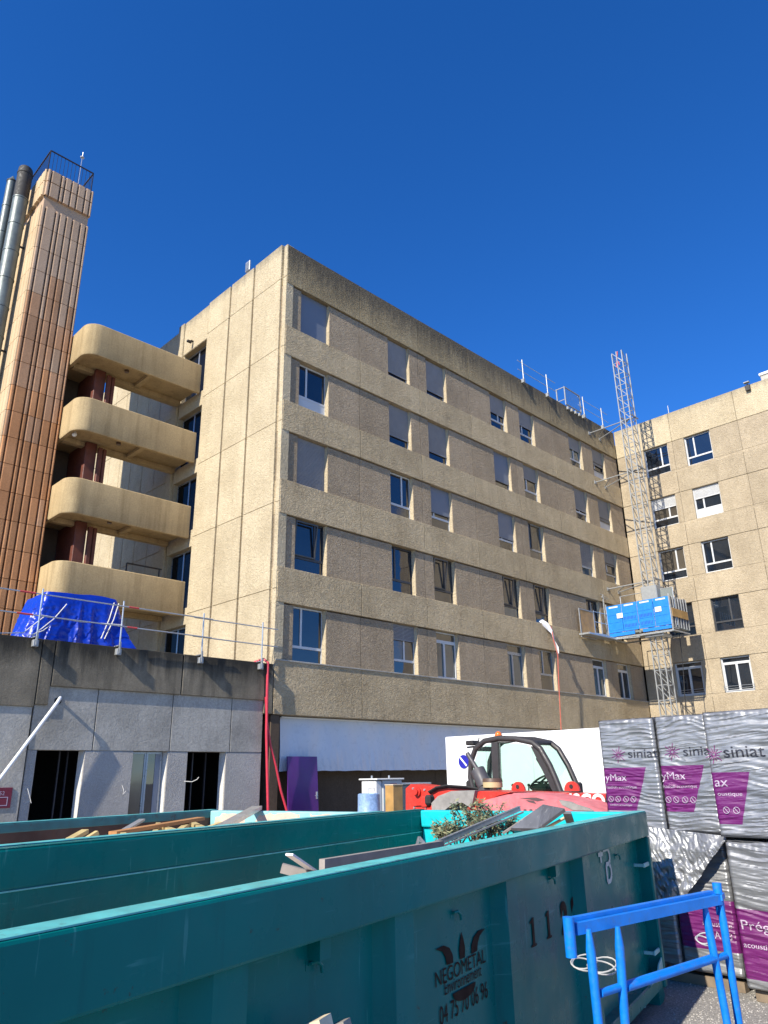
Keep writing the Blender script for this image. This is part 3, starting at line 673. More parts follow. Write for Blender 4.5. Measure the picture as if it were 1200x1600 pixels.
# guard rail on the annex roof
gr = thing('roof_guard_rail', 'grey scaffold tube guard rail clamped along the annex roof edge', 'guard rail', (10.5, YF-.12, PT))
pg = lambda n_, mb, mt_='galv', par=gr: part(n_, mb, mt_, par, True)
for x_ in (7.06, 9.31, 11.91, 14.11, 4.8, 2.4):
    po_ = pg('post', MB().cyl((x_, YF-.14, PT-.1), (x_, YF-.14, PT+1.28), .022, 10))
    pg('clamp', MB().bbox(x_-.07, x_+.07, YF-.17, YF-.025, PT-.24, PT-.06, .012).box(x_-.05, x_+.05, YF-.16, YF+.1, PT+.005, PT+.03).box(x_-.02, x_+.02, YF-.2, YF-.14, PT-.2, PT+.12), 'galv_light', po_)
for z_ in (.55, 1.12):
    pg('rail', MB().cyl((1.5, YF-.10, PT+z_+.02), (9.45, YF-.10, PT+z_+.02), .019, 10)); pg('rail', MB().cyl((9.2, YF-.19, PT+z_), (12.2, YF-.19, PT+z_), .019, 10)); pg('rail', MB().cyl((11.6, YF-.10, PT+z_), (14.75, YF-.10, PT+z_), .019, 10))
    pg('coupler', MB().cyl((6.5, YF-.10, PT+z_+.02), (6.9, YF-.10, PT+z_+.02), .026, 10), 'label_red')
    pg('coupler', MB().cyl((9.45, YF-.19, PT+z_), (9.75, YF-.19, PT+z_), .026, 10), 'label_red')
# blue tarpaulin heap
tp = MB()
def tarp_pt(u, v):
    a = 2*math.pi*u
    hx, hy = 1.08, .80
    c, s_ = math.cos(a), math.sin(a); k = (abs(c)**12+abs(s_)**12)**(-1/12)
    bx_, by_ = c*k*hx, s_*k*hy
    if v < .3: t = v/.3; rr = t*.985; z = 1.36+.04*mnoise.noise((bx_*2*t, by_*2*t, 3))-.02*t**6
    else:
        t = (v-.3)/.7; z = 1.345*(1-t)-.1
        q = 1-2.4*abs(mnoise.noise((bx_*2.6+t*.25, by_*2.6, 1.7)))          # hanging folds that open towards the hem
        q2 = 1-2*abs(mnoise.noise((bx_*6.5+t*.9, by_*6.5, 6+t*1.2))); q3 = 1-2*abs(mnoise.noise((bx_*7+z*2, by_*7, z*7)))
        rr = .985+.05*t+.12*t*t+(.12*q*(.25+t)+.05*q2*(.2+t)+.03*q3)*min(1, t*4)*.75; z += .05*t*q
        if bx_ > 0: rr += .22*t**3*(bx_/hx)**2
    tl = .05*bx_/hx if v < .6 else .05*bx_/hx*(1-(v-.6)/.4)
    return (8.40+bx_*rr, 21.25+by_*rr, 5.46+z+tl)
tp.grid(tarp_pt, 260, 90)
tpo = thing('tarpaulin', 'bright blue plastic tarpaulin draped over a heap on the annex roof', 'tarpaulin', (8.5, 21.3, 5.2))
part('sheet', tp, 'tarp', tpo, True)
for pts in ([(7.05, 20.15, 5.45), (7.6, 20.3, 6.0), (7.9, 20.33, 6.45)], [(9.02, 20.22, 5.6), (9.28, 20.34, 6.2), (9.42, 20.42, 6.7)], [(8.92, 20.22, 5.6), (9.15, 20.34, 6.2), (9.28, 20.42, 6.7)], [(7.2, 20.15, 6.02), (8.3, 20.25, 6.0), (9.5, 20.2, 6.05)], [(6.2, 20.1, 5.42), (6.8, 20.1, 5.5), (7.3, 20.2, 6.0)], [(6.9, 20.1, 5.42), (7.3, 20.15, 5.62), (7.5, 20.25, 5.8)]):
    part('cord', MB().tube(pts, .014, 6), 'cable_white', tpo, True)
# red hoses hanging at the corner
hz = thing('site_hose', 'red site hose hanging over the annex parapet beside the building corner', 'hose', (14.5, 19.8, 0))
part('hose', MB().tube([(14.15, 20.3, 5.42), (14.3, 20.0, 5.5), (14.36, 19.86, 5.38), (14.36, 19.84, 4.4), (14.39, 19.84, 3.2), (14.46, 19.84, 2.2), (14.52, 19.82, 1.2), (14.56, 19.78, .1), (14.7, 19.6, .04)], .045, 12), 'hose_red', hz, True)
part('hose', MB().tube([(14.36, 19.90, 4.3), (14.43, 19.88, 3.5), (14.58, 19.86, 2.8), (14.80, 19.84, 2.2), (15.0, 19.82, 1.5), (15.22, 19.78, .9), (15.5, 19.6, .05)], .038, 12), 'hose_red', hz, True)

# ---------------------------------------------------------------- things along the ground floor
ws = thing('plastic_sheeting', 'white plastic sheeting hung along the ground floor under the facade', 'sheeting', (20, 20.5, 2))
for i, (a, b_) in enumerate([(15.35, 17.82), (17.80, 20.62), (20.60, 23.4), (23.38, 26.5), (26.48, 31)]):
    def fn(u, v, a=a, b_=b_):
        x_ = a+(b_-a)*u; zt = 3.76; zb = 2.06+.03*mnoise.noise((x_*2, 0, 4)); z = zb+(zt-zb)*v
        k = (1-v)**2
        return (x_, 20.42+.05*mnoise.noise((x_*1.3, v*1.5, 2))+.035*k*mnoise.noise((x_*14+v*5, v*2.2, 7)), z)
    part('sheet', MB().grid(fn, 70, 26), 'sheet_white', ws, True)
    part('batten', MB().box(a, b_-.03, 20.36, 20.385, 3.72, 3.77), 'hoarding_white', ws, True)
dr = thing('purple_door', 'dark purple door panel leaning against the ground floor wall', 'door', (16.1, 20.0, 0))
dm = MB().bbox(-.62, .62, -.02, .03, 0, 2.52, .004); rt_ = Matrix.Rotation(R(-4), 3, 'X'); dm.v = [rt_ @ v for v in dm.v]
part('leaf', dm, 'door_purple', dr); hm = MB().box(.52, .56, -.07, -.02, 1.2, 1.42).box(.44, .56, -.085, -.065, 1.29, 1.31); hm.v = [rt_ @ v for v in hm.v]; part('handle', hm, 'galv', dr)
eb = thing('electrical_cabinet', 'pale grey site electrical cabinet with lifting eyes behind the bin', 'cabinet', (16.4, 17.1, 0))
p0 = on(580, 1217, 'y', 17.0); p1 = on(619, 1217, 'y', 17.0)
part('cabinet_body', MB().bbox(p0.x+.25-16.4, p1.x-16.4, -.35, .35, .25, p0.z-.04, .02), 'box_grey', eb); part('side_panel', MB().bbox(p0.x-16.4, p0.x+.245-16.4, -.3, .33, .25, p0.z-.06, .02), 'shutter_white', eb)
part('lid', MB().bbox(p0.x-16.45, p1.x-16.35, -.4, .4, p0.z-.035, p0.z+.01, .01), 'shutter_white', eb)
for q in (.12, .85): part('lifting_eye', MB().cyl((p0.x-16.4+q, 0, p0.z), (p0.x-16.4+q, 0, p0.z+.09), .03, 8), 'galv', eb)
part('label', MB().box(.35, .62, -.358, -.352, 1.45, 1.65), 'label_red', eb); part('socket_strip', MB().bbox(.1, .7, -.42, -.36, 1.10, 1.25, .02), 'teal_small', eb)
for q in (-.15, .75): part('foot', MB().box(q-.04, q+.04, -.3, .3, 0, .25), 'galv', eb)
for q in ((p1.x+.15-16.4, 1.72),): pass
e2 = thing('grey_crate', 'dark grey metal crate right of the electrical cabinet', 'crate', (17.9, 17.2, 0))
part('crate_body', MB().bbox(-.55, .75, -.3, .3, 0, 1.60, .02), 'mesh_panel', e2); part('lid', MB().bbox(-.6, .8, -.35, .35, 1.61, 1.66, .01), 'galv', e2)
db = thing('blue_drum', 'scuffed pale blue drum standing before the electrical cabinet', 'drum', (14.2, 15.0, 0))
bm_ = MB(); prof = [(0, .28), (.03, .29), (.5, .29), (.52, .305), (.55, .29), (.98, .29), (1.0, .305), (1.03, .29), (1.43, .285), (1.45, .25), (1.43, .24)]
nn = 28; vs = [(r_*math.cos(2*math.pi*j/nn), r_*math.sin(2*math.pi*j/nn), z_) for z_, r_ in prof for j in range(nn)]
bm_.add(vs, [(k*nn+j, k*nn+(j+1) % nn, (k+1)*nn+(j+1) % nn, (k+1)*nn+j) for k in range(len(prof)-1) for j in range(nn)], True); bm_.add(vs[-nn:], [tuple(range(nn))])
part('drum_body', bm_, 'drum_blue', db); part('handle', MB().tube([(-.12, -.1, 1.43), (-.10, -.1, 1.58), (.1, -.1, 1.58), (.14, -.1, 1.43)], .01, 6), 'galv', db)
q0 = on(612, 1227, 'y', 14.5); q1 = on(627, 1227, 'y', 14.5)
wp = thing('timber_post', 'square yellow timber post standing left of the red machine', 'post', (q0.x+.15, 14.6, 0))
part('post', MB().bbox(q0.x-wp.location.x, q1.x-wp.location.x, -.15, .15, .0, q0.z, .01), 'plywood', wp); part('cap', MB().box(q0.x-wp.location.x-.01, q1.x-wp.location.x+.01, -.16, .16, q0.z+.002, q0.z+.02), 'wood_pale', wp)

# ---------------------------------------------------------------- white site cabin
hc = thing('site_cabin', 'white site cabin standing behind the red telehandler', 'cabin', (12.3, 8.3, 0))
hy0, hy1 = 5.2, 10.66
hb = MB().bbox(12.3, 14.7, hy0, hy1, .12, 2.62, .015); part('cabin_body', hb, 'hoarding_white', hc, True)
for k in range(1, 5): part('panel_joint', MB().box(12.296, 12.299, hy0+k*1.1-.004, hy0+k*1.1+.004, .2, 2.55), 'shutter_white', hc, True)
part('base_frame', MB().box(12.32, 14.68, hy0+.02, hy1-.02, 0.0, .119), 'galv', hc, True)
sgn = thing('no_parking_disc', 'round blue disc sign with white slash on the white cabin', 'sign', (12.28, 10.22, 2.1))
pz = on(724, 1190, 'x', 12.28)
part('disc', MB().cyl((12.292, pz.y, pz.z), (12.282, pz.y, pz.z), .13, 28), 'sign_blue', sgn, True)
part('slash', MB().bar((12.279, pz.y+.08, pz.z+.08), (12.279, pz.y-.08, pz.z-.08), .004, .032, (0, .7, -.7)), 'hoarding_white', sgn, True)

# ---------------------------------------------------------------- telehandler (drives towards -y)
th = thing('telehandler', 'red telehandler with grey framed cab parked behind the teal bin', 'telehandler', (10.2, 7, 0))
pth = lambda n_, mb, mt_, par=th: part(n_, mb, mt_, par, True)
XN, XC, XB = 9.0, 10.45, 9.75
ipt = lambda px, py, x_: (lambda q: (q.y, q.z))(on(px, py, 'x', x_))
# boom
bp = [ipt(x_, y_, XB) for x_, y_ in ((634, 1272), (634, 1232), (642, 1225), (690, 1231), (760, 1235), (948, 1241), (948, 1290), (780, 1290), (700, 1290))]
boom = MB().prism(bp, 'x', XB, XB+.38); bo = pth('boom', boom, 'red_paint')
cap = ipt(652, 1237, XB-.02); part('pivot_pin', MB().cyl((XB-.04, *cap), (XB+.02, *cap), .075, 18).cyl((XB-.08, *cap), (XB-.03, *cap), .05, 14), 'red_paint', bo, True)
bl = [ipt(x_, y_, XB-.012) for x_, y_ in ((646, 1255), (668, 1255), (668, 1258), (646, 1259))]
part('boom_rib', MB().prism(bl, 'x', XB-.03, XB-.001), 'red_paint', bo, True)
for px in (808, 892):
    cy_, cz_ = ipt(px, 1236, XB); e = MB(); 
    e.prism([(cy_+.11*math.cos(a)*1.1, cz_+.13*math.sin(a)) for a in [math.pi*i/10 for i in range(11)]], 'x', XB+.02, XB+.06); part('lifting_lug', e, 'red_paint', bo, True)
    part('lug_hole', MB().cyl((XB+.012, cy_, cz_+.06), (XB+.019, cy_, cz_+.06), .03, 12), 'black_metal', bo, True)
# lettering on the boom
tm = text_mb('MSCO', .24, 1.05, .010); y0_, z0_ = ipt(878, 1259, XB); y1_, z1_ = ipt(946, 1259, XB); s_ = (y0_-y1_)/width(tm)
band = MB().prism([ipt(872, 1246, XB), ipt(946, 1247, XB), ipt(946, 1268, XB), ipt(872, 1268, XB)], 'x', XB-.006, XB-.002); part('lettering_band', band, 'red_paint', bo, True)
tm.v = [Vector((XB-.010, y0_-v.x*s_, z0_-.01+v.y*1.0)) for v in tm.v]; part('lettering', tm, 'hoarding_white', bo, True)
# engine hood on the near side
hp = [ipt(x_, y_, XN) for x_, y_ in ((742, 1300), (742, 1262), (757, 1247), (790, 1239), (840, 1241), (900, 1253), (935, 1268), (950, 1285), (950, 1300))]
hd = MB(); nh = len(hp); inner = [(y_, z_-.03) for y_, z_ in hp]
bm0 = bmesh.new(); vv = [[bm0.verts.new((x_, y_, z_)) for y_, z_ in pl] for x_, pl in ((XN, inner), (XN+.1, hp), (XN+.62, hp), (XN+.66, inner))]
for a, b_ in zip(vv[:-1], vv[1:]):
    for i in range(nh): bm0.faces.new((a[i], a[(i+1) % nh], b_[(i+1) % nh], b_[i]))
bm0.faces.new(vv[0]); bm0.faces.new(vv[-1][::-1]); hd.frombm(bm0); ho = pth('engine_hood', hd, 'pink_paint')
gp = [ipt(x_, y_, XN-.01) for x_, y_ in ((873, 1250), (890, 1253), (918, 1263), (926, 1267), (895, 1266), (878, 1258))]
part('hood_vent', MB().prism(gp, 'x', XN-.008, XN+.05), 'fender_grey', ho, True)
for quad in (((812, 1247), (838, 1246), (852, 1250), (840, 1252), (828, 1249)), ((822, 1250), (834, 1251), (838, 1256), (826, 1253))):
    part('worn_patch', MB().prism([ipt(*q, XN) for q in quad], 'x', XN-.004, XN+.02), 'worn_dark', ho, True)
rp = [ipt(x_, y_, XN+.05) for x_, y_ in ((737, 1300), (736, 1262), (742, 1240), (752, 1236), (800, 1238), (780, 1243), (760, 1252), (752, 1262), (752, 1300))]
pth('side_pod', MB().prism(rp, 'x', XN+.02, XN+.7), 'red_paint')
# rear fender and wheels
fp = [ipt(x_, y_, XN-.05) for x_, y_ in ((676, 1280), (674, 1255), (684, 1244), (705, 1236), (742, 1235), (738, 1255), (735, 1262), (722, 1254), (706, 1257), (692, 1268), (688, 1280))]
pth('fender', MB().prism(fp, 'x', XN-.05, XN+.45), 'fender_grey')
pth('tail_lamp', MB().bbox(XN-.06, XN+.08, *sorted((ipt(669, 1250, XN)[0], ipt(661, 1250, XN)[0])), ipt(664, 1262, XN)[1], ipt(664, 1244, XN)[1], .02), 'red_paint')
pth('lamp_guard', MB().bbox(XN-.09, XN+.06, *sorted((ipt(677, 1250, XN)[0], ipt(668, 1250, XN)[0])), ipt(670, 1258, XN)[1], ipt(670, 1242, XN)[1], .03), 'rubber')
for yw in (8.05, 5.5):
    for x0_, x1_ in ((XN-.05, XN+.38), (10.95, 11.38)):
        wm = MB(); pr_ = [(0, .42), (.02, .58), (.10, .62), (.33, .62), (.41, .58), (.43, .42)]; nn = 28
        vs = [(x0_+t_, yw+r_*math.cos(2*math.pi*j/nn), .62+r_*math.sin(2*math.pi*j/nn)) for t_, r_ in pr_ for j in range(nn)]
        wm.add(vs, [(k*nn+j, k*nn+(j+1) % nn, (k+1)*nn+(j+1) % nn, (k+1)*nn+j) for k in range(5) for j in range(nn)], True)
        for j in range(18):
            a = 2*math.pi*j/18; wm.bar((x0_+.05, yw+.62*math.cos(a), .62+.62*math.sin(a)), (x0_+.38, yw+.62*math.cos(a+.12), .62+.62*math.sin(a+.12)), .05, .06)
        wh = pth('wheel', wm, 'rubber'); part('rim', MB().cyl((x0_+.03, yw, .62), (x0_+.40, yw, .62), .42, 24), 'hoarding_white', wh, True)
pth('chassis', MB().bbox(9.5, 10.9, 4.9, 8.9, .5, 1.05, .04), 'cab_grey')
# cab
prof = [(741, 1240), (735, 1215), (736, 1190), (743, 1170), (757, 1158), (780, 1153.5), (806, 1154.5), (832, 1160), (844, 1170), (859, 1196), (869, 1219), (877, 1240)]
pr3 = [ipt(x_, y_, XC) for x_, y_ in prof]; XC2 = XC+.52
for xx in (XC, XC2): pth('cab_frame', MB().tube([(xx, y_, z_) for y_, z_ in pr3], .047 if xx == XC else .045, 10), 'cab_grey')
for k in (1, 3, 5, 7, 11): pth('cross_bar', MB().cyl((XC, *pr3[k]), (XC2, *pr3[k]), .04, 8), 'cab_grey')
rf = [pr3[k] for k in (4, 5, 6, 7)]; rv = [(x_, y_, z_+.02) for x_ in (XC-.03, XC2+.03) for y_, z_ in rf]
pth('cab_roof', MB().prism([(y_, z_+.035) for y_, z_ in rf]+[(y_, z_-.03) for y_, z_ in rf[::-1]], 'x', XC-.02, XC2+.02), 'cab_grey')
pb = [ipt(x_, y_, XC) for x_, y_ in ((769, 1160), (779, 1160), (782, 1240), (772, 1240))]
pth('pillar', MB().prism(pb, 'x', XC-.03, XC+.05), 'cab_grey')
ap = [ipt(x_, y_, XC) for x_, y_ in ((829, 1166), (838, 1168), (875, 1240), (865, 1240))]; pth('pillar', MB().prism(ap, 'x', XC+.0, XC+.06), 'cab_grey')
pth('window_glass', MB().prism([ipt(x_, y_, XC) for x_, y_ in ((741, 1238), (739, 1200), (746, 1174), (760, 1163), (770, 1161), (773, 1238))], 'x', XC+.01, XC+.016), 'cab_glass')
pth('window_glass', MB().prism([ipt(x_, y_, XC) for x_, y_ in ((780, 1160), (822, 1163), (834, 1172), (867, 1238), (783, 1238))], 'x', XC+.01, XC+.016), 'cab_glass')
wsp = [pr3[k] for k in (7, 8, 9, 10, 11)]; wv = [(x_, y_, z_) for x_ in (XC+.05, XC2-.05) for y_, z_ in wsp]
pth('windscreen', MB().add(wv+[(x_, y_-.008, z_-.004) for x_, y_, z_ in wv], [(k+o_, k+1+o_, k+6+o_, k+5+o_) for o_ in (0, 10) for k in range(4)]), 'cab_glass')
pth('cab_base', MB().bbox(XC-.03, XC2+.03, pr3[-1][0]-.05, pr3[0][0]+.05, .9, pr3[0][1]+.02, .02), 'cab_grey')
sy_, sz_ = ipt(762, 1236, XC+.5)
pth('seat', MB().bbox(XC+.1, XC+.44, sy_-.3, sy_+.1, sz_-.25, sz_-.12, .03).bbox(XC+.1, XC+.44, sy_+.05, sy_+.17, sz_-.2, sz_+.18, .03), 'rubber')
cy_, cz_ = ipt(845, 1222, XC+.28); stw = MB(); axd = Vector((0, .55, .83)); u1 = Vector((1, 0, 0)); u2 = axd.cross(u1)
ring_ = [Vector((XC+.28, cy_, cz_))+(u1*math.cos(2*math.pi*i/20)+u2*math.sin(2*math.pi*i/20))*.19 for i in range(21)]
stw.tube(ring_, .016, 7, False); stw.bar(ring_[0], ring_[10], .025); stw.bar(ring_[5], ring_[15], .025); stw.cyl(Vector((XC+.28, cy_, cz_)), Vector((XC+.28, cy_, cz_))-axd*.4, .03, 8)
pth('steering_wheel', stw, 'rubber')
dy_, dz_ = ipt(862, 1226, XC+.5); pth('dashboard', MB().bbox(XC+.1, XC+.48, dy_-.12, dy_+.14, dz_-.3, dz_+.02, .04), 'rubber')
for px in (800, 806, 813, 825): y_, z_ = ipt(px, 1232, XC+.2); pth('lever', MB().cyl((XC+.2, y_, z_-.12), (XC+.2, y_-.02, z_+.03), .012, 6).ball((XC+.2, y_-.02, z_+.05), .025, 8), 'rubber')
my_, mz_ = ipt(903, 1231, XC-.1); pth('mirror', MB().bbox(XC-.2, XC-.02, my_-.05, my_+.07, mz_-.09, mz_+.08, .025), 'rubber')
by_, bz_ = ipt(779, 1152, XC+.3); pth('beacon', MB().cyl((XC+.3, by_, bz_-.07), (XC+.3, by_, bz_+.04), .065, 14).ball((XC+.3, by_, bz_+.04), .06, 10), 'orange_lens')
ly_, lz_ = ipt(738, 1160, XC+.3); pth('work_lamp', MB().bbox(XC+.2, XC+.4, ly_-.09, ly_+.08, lz_-.05, lz_+.03, .015).bar((XC+.3, ly_-.15, lz_-.07), (XC+.3, ly_+.12, lz_-.08), .03).bar((XC+.3, ly_-.12, lz_-.05), (XC+.3, ly_-.16, lz_+.08), .015), 'black_metal')
# exhaust and air intake
e0 = Vector((XB-.05, *ipt(758, 1228, XB-.05))); e1 = Vector((XB-.05, *ipt(746, 1203, XB-.05))); e2_ = Vector((XB-.05, *ipt(730, 1177, XB-.05)))
mu = MB().cyl(e0, e1, .115, 18).cyl(e0, e0-Vector((0, 0, .2)), .11, 14); mu.cyl(e1, e2_, .035, 10); pth('exhaust_pipe', mu, 'muffler')
iy, iz = ipt(770, 1227, XB-.1); c0 = Vector((XB-.1, iy, iz-.03))
pth('air_intake', MB().cyl(c0, c0+Vector((0, 0, .08)), .150, 22).cyl(c0-Vector((0, 0, .12)), c0, .05, 10), 'beige_plastic'); pth('intake_cap', MB().cyl(c0+Vector((0, 0, .081)), c0+Vector((0, 0, .13)), .155, 22, .145), 'brown_plastic')
# front attachment seen just left of the foil stacks
for k in range(3):
    pts_ = [Vector((XB-.03-.02*k, *ipt(px_, py_-k*1.5, XB-.03))) for px_, py_ in ((672, 1240), (684, 1233), (700, 1230), (730, 1232), (755, 1236))]
    pth('hydraulic_hose', MB().tube(pts_, .014, 7), 'rubber')
for px_, py_ in ((646, 1232), (664, 1234), (648, 1262), (666, 1262)): cc = ipt(px_, py_, XB); pth('bolt', MB().cyl((XB-.02, *cc), (XB+.01, *cc), .018, 6), 'galv')
for k in range(5):
    a0 = ipt(800+k*9, 1260, XN); pth('hood_slot', MB().bbox(XN-.006, XN+.02, a0[0]-.045, a0[0]+.0, a0[1]-.06, a0[1]-.035, .003), 'worn_dark')
gy0, gz0 = ipt(800, 1206, XC); pth('door_handle', MB().bbox(XC-.06, XC-.02, gy0-.02, gy0+.14, gz0-.33, gz0-.30, .008), 'rubber')
wy, wz = ipt(842, 1190, XC+.3); pth('wiper', MB().cyl((XC+.35, *ipt(866, 1234, XC+.35)), (XC+.35, *ipt(838, 1185, XC+.35)), .012, 6), 'rubber')
fy_, fz_ = ipt(946, 1268, XB); pth('hydraulic_ram', MB().cyl((XB-.05, fy_, fz_-.3), (XB-.05, fy_-.10, fz_+.22), .035, 10), 'rubber')

# ---------------------------------------------------------------- bins
BL, BW, BH = 7.0, 2.44, 1.53
def make_bin(corner, ang, label, fresh=True):
    th_ = R(ang); Bv = Vector((math.cos(th_), math.sin(th_), 0)); Nv = Vector((-math.sin(th_), math.cos(th_), 0))
    c = Vector((*corner, 0))-Bv*BL/2+Nv*BW/2
    b = thing('waste_bin', label, 'bin', tuple(c), th_, group='roll-off bins')
    q = lambda n_, mb, mt_, par=b: part(n_, mb, mt_, par)
    out, inn = ('bin_teal', 'bin_teal') if fresh else ('bin_old', 'bin_rust')
    hx, hy = BL/2, BW/2; RH = .21 if fresh else .085
    for sgn_ in (-1, 1):
        y0, y1 = sorted((sgn_*(hy-.115), sgn_*(hy-.108)))
        q('side_panel', MB().box(-hx+.05, hx-.04, y0, y1, .22, BH-RH+.01), out if fresh else inn)
        if sgn_ < 0:      # climbing rungs by the end post
            for z_ in (.40, .74, 1.08): q('rung', MB().bbox(hx-.26, hx-.085, -hy+.012, -hy+.03, z_, z_+.035, .005).box(hx-.255, hx-.24, -hy+.03, -hy+.107, z_+.005, z_+.03), 'bin_worn')
        y0, y1 = sorted((sgn_*(hy-.118), sgn_*hy))
        tr_ = q('top_rail', MB().bbox(-hx, hx-.004, y0, y1, BH-RH, BH, .012, 2), out)
        q('rail_cap', MB().box(-hx, hx-.01, *sorted((sgn_*(hy-.112), sgn_*(hy-.008))), BH+.0005, BH+.005), 'bin_edge' if sgn_ < 0 or not fresh else 'bin_teal', tr_)  # paler caps carry the sunlight on the rim top in their colour
        for s_ in (-6.75, -5.55, -4.46, -3.24, -1.85):
            x_ = hx+s_; yy = sgn_*(hy-.112); yo = sgn_*(hy-.03)
            q('rib', MB().prism([(x_-.15, yy), (x_-.085, yo), (x_+.075, yo), (x_+.14, yy)], 'z', .24, BH-.212), out)
        for s_ in (-5.02, -3.83, -2.41, -.79):
            x_ = hx+s_; yo = sgn_*(hy-.112)
            q('rope_hook', MB().tube([(x_-.03, yo, 1.225), (x_-.03, yo+sgn_*.02, 1.23), (x_+.0, yo+sgn_*.025, 1.232), (x_+.022, yo+sgn_*.028, 1.215), (x_+.028, yo+sgn_*.028, 1.19)], .007, 8).box(x_-.045, x_-.01, *sorted((yo, yo+sgn_*.006)), 1.205, 1.24), out)
        for s_ in (-5.02, -2.41): x_ = hx+s_; q('rail_lug', MB().box(x_-.035, x_+.035, *sorted((sgn_*(hy-.11), sgn_*(hy-.05))), BH-.29, BH-.212), out)
        q('bottom_rail', MB().bbox(-hx, hx, *sorted((sgn_*(hy-.26), sgn_*(hy-.02))), .13, .235, .01), out)
        q('corner_post', MB().bbox(hx-.08, hx, *sorted((sgn_*(hy-.30), sgn_*hy)), .13, BH-.213, .012), out)
        if fresh:
            q('gusset', MB().prism([(hx-.55, .24), (hx-.08, .24), (hx-.08, .36), (hx-.20, .33), (hx-.30, .26)], 'y', *sorted((sgn_*(hy-.015), sgn_*(hy-.004)))), 'bin_worn')
            q('roller_bracket', MB().prism([(hx-.12, .24), (hx+.04, .22), (hx+.10, .03), (hx+.03, .0), (hx-.1, .0)], 'y', *sorted((sgn_*(hy-.30), sgn_*(hy-.06)))), out)
            q('roller', MB().cyl((hx-.25, sgn_*(hy-.35), .09), (hx-.25, sgn_*(hy-.15), .09), .085, 16), 'bin_worn')
    q('weld_seam', MB().bar((-hx+.05, hy-.119, BH-.215), (hx-.1, hy-.119, BH-.215), .006, .008), 'bin_edge')
    q('floor', MB().box(-hx, hx, -hy+.10, hy-.10, .14, .20), 'bin_rust')
    e = q('end_wall', MB().bbox(hx-.09, hx-.03, -hy+.12, hy-.12, .2, BH-.17, .01), 'bin_teal_lit' if fresh else 'bin_worn')
    q('end_rail', MB().bbox(hx-.13, hx-.002, -hy+.12, hy-.12, BH-.168, BH-.004, .014, 2), 'bin_teal_lit' if fresh else 'bin_worn')
    q('front_wall', MB().bbox(-hx, -hx+.08, -hy+.12, hy-.12, .2, BH-.01, .012), out)
    for s_ in (-.55, .55): q('skid', MB().box(-hx, hx, s_-.06, s_+.06, .0, .138), out)
    return b, Bv, Nv, c
b1, B1, N1, c1 = make_bin((6.93, 3.58), 14.1, 'large teal skip bin with brown lettering in the foreground', True)
b2, B2, N2, c2 = make_bin((5.80, 5.88), 14.1, 'rusty old teal skip bin holding timber, behind the foreground bin', False)
if True:   # plaster crust on the old bin's end wall
    for k, (y0, y1, z0, z1) in enumerate([(.55, 1.02, 1.0, 1.50), (-.25, .42, 1.0, 1.51), (-.85, -.35, 1.0, 1.50)]):
        def fn(u, v, y0=y0, y1=y1, z0=z0, z1=z1):
            yy = y0+(y1-y0)*u; zz = z0+(z1-z0)*v; e_ = min(u, 1-u, v, 1-v)*4; return (BL/2-.128-.03*min(1, e_)-.015*mnoise.noise((yy*9, zz*9, k)), yy+.03*mnoise.noise((zz*8, 2, k)), zz+.03*mnoise.noise((yy*8, 5, k)))
        part('plaster_crust', MB().grid(fn, 12, 10), 'plaster_dirt', b2)
# lettering on the foreground bin
def bin_text(s, x_, z_, wd, mat, name, hscale=1., bold=0., spacing=1.):
    t = text_mb(s, .1, spacing, bold); k = wd/width(t); x0 = min(v.x for v in t.v); y0 = min(v.y for v in t.v if True)
    t.v = [Vector((BL/2+x_+(v.x-x0)*k, -BW/2+.1035, z_+v.y*k*hscale)) for v in t.v]; part(name, t, mat, b1)
bin_text('NEGOMETAL', -4.06, .945, .57, 'print_brown', 'lettering', .92)
bin_text('Environnement', -3.97, .895, .42, 'print_brown', 'lettering', 1.15)
bin_text('04 75 70 06 96', -4.03, .785, .545, 'print_brown', 'lettering', 1.2)
yp = -BW/2+.1035
sem = [(BL/2-3.76+.13*math.cos(a), .884+.05*math.sin(a)) for a in [math.pi+math.pi*i/14 for i in range(15)]]
part('emblem', MB().prism([(x_, z_) for x_, z_ in sem], 'y', yp-.0015, yp-.0005), 'print_brown', b1)
ex, ez = BL/2-3.765, 1.012
lf = [(-.03, 0), (-.034, .045), (-.017, .085), (0, .115), (.017, .085), (.032, .045), (.027, 0)]
part('emblem', MB().prism([(ex+a, ez+c_) for a, c_ in lf], 'y', yp-.001, yp), 'print_brown', b1)
sl = [(.105, .0), (.175, .003), (.185, .035), (.215, .066), (.285, .088), (.20, .09), (.14, .07), (.108, .035)]
part('emblem', MB().prism([(ex+a, ez+c_) for a, c_ in sl], 'y', yp-.001, yp), 'print_brown', b1)
part('emblem', MB().prism([(ex-a, ez+c_-.0) for a, c_ in sl][::-1], 'y', yp-.001, yp), 'print_brown', b1)
for s0 in (-2.83, -2.56):
    x0_ = BL/2+s0; d1 = [(.03, .015), (.03, .135), (.0, .125), (.0, .137), (.05, .155), (.065, .155), (.065, .015), (.09, .012), (.09, 0), (.005, 0), (.005, .012)]
    part('digit', MB().prism([(x0_+a, .895+c_) for a, c_ in d1], 'y', yp-.001, yp), 'print_brown', b1)
bin_text('2', -2.27, .885, .14, 'print_brown', 'digit', .95, .006); bin_text('2', -2.05, .885, .14, 'print_brown', 'digit', .95, .006)
zb_ = 1.06; xb_ = BL/2-1.17
bb = MB()
def stroke(p, q_, t=.032): bb.bar((p[0], yp-.002, p[1]), (q_[0], yp-.002, q_[1]), t, .002, (0, 1, 0))
sx1 = .20
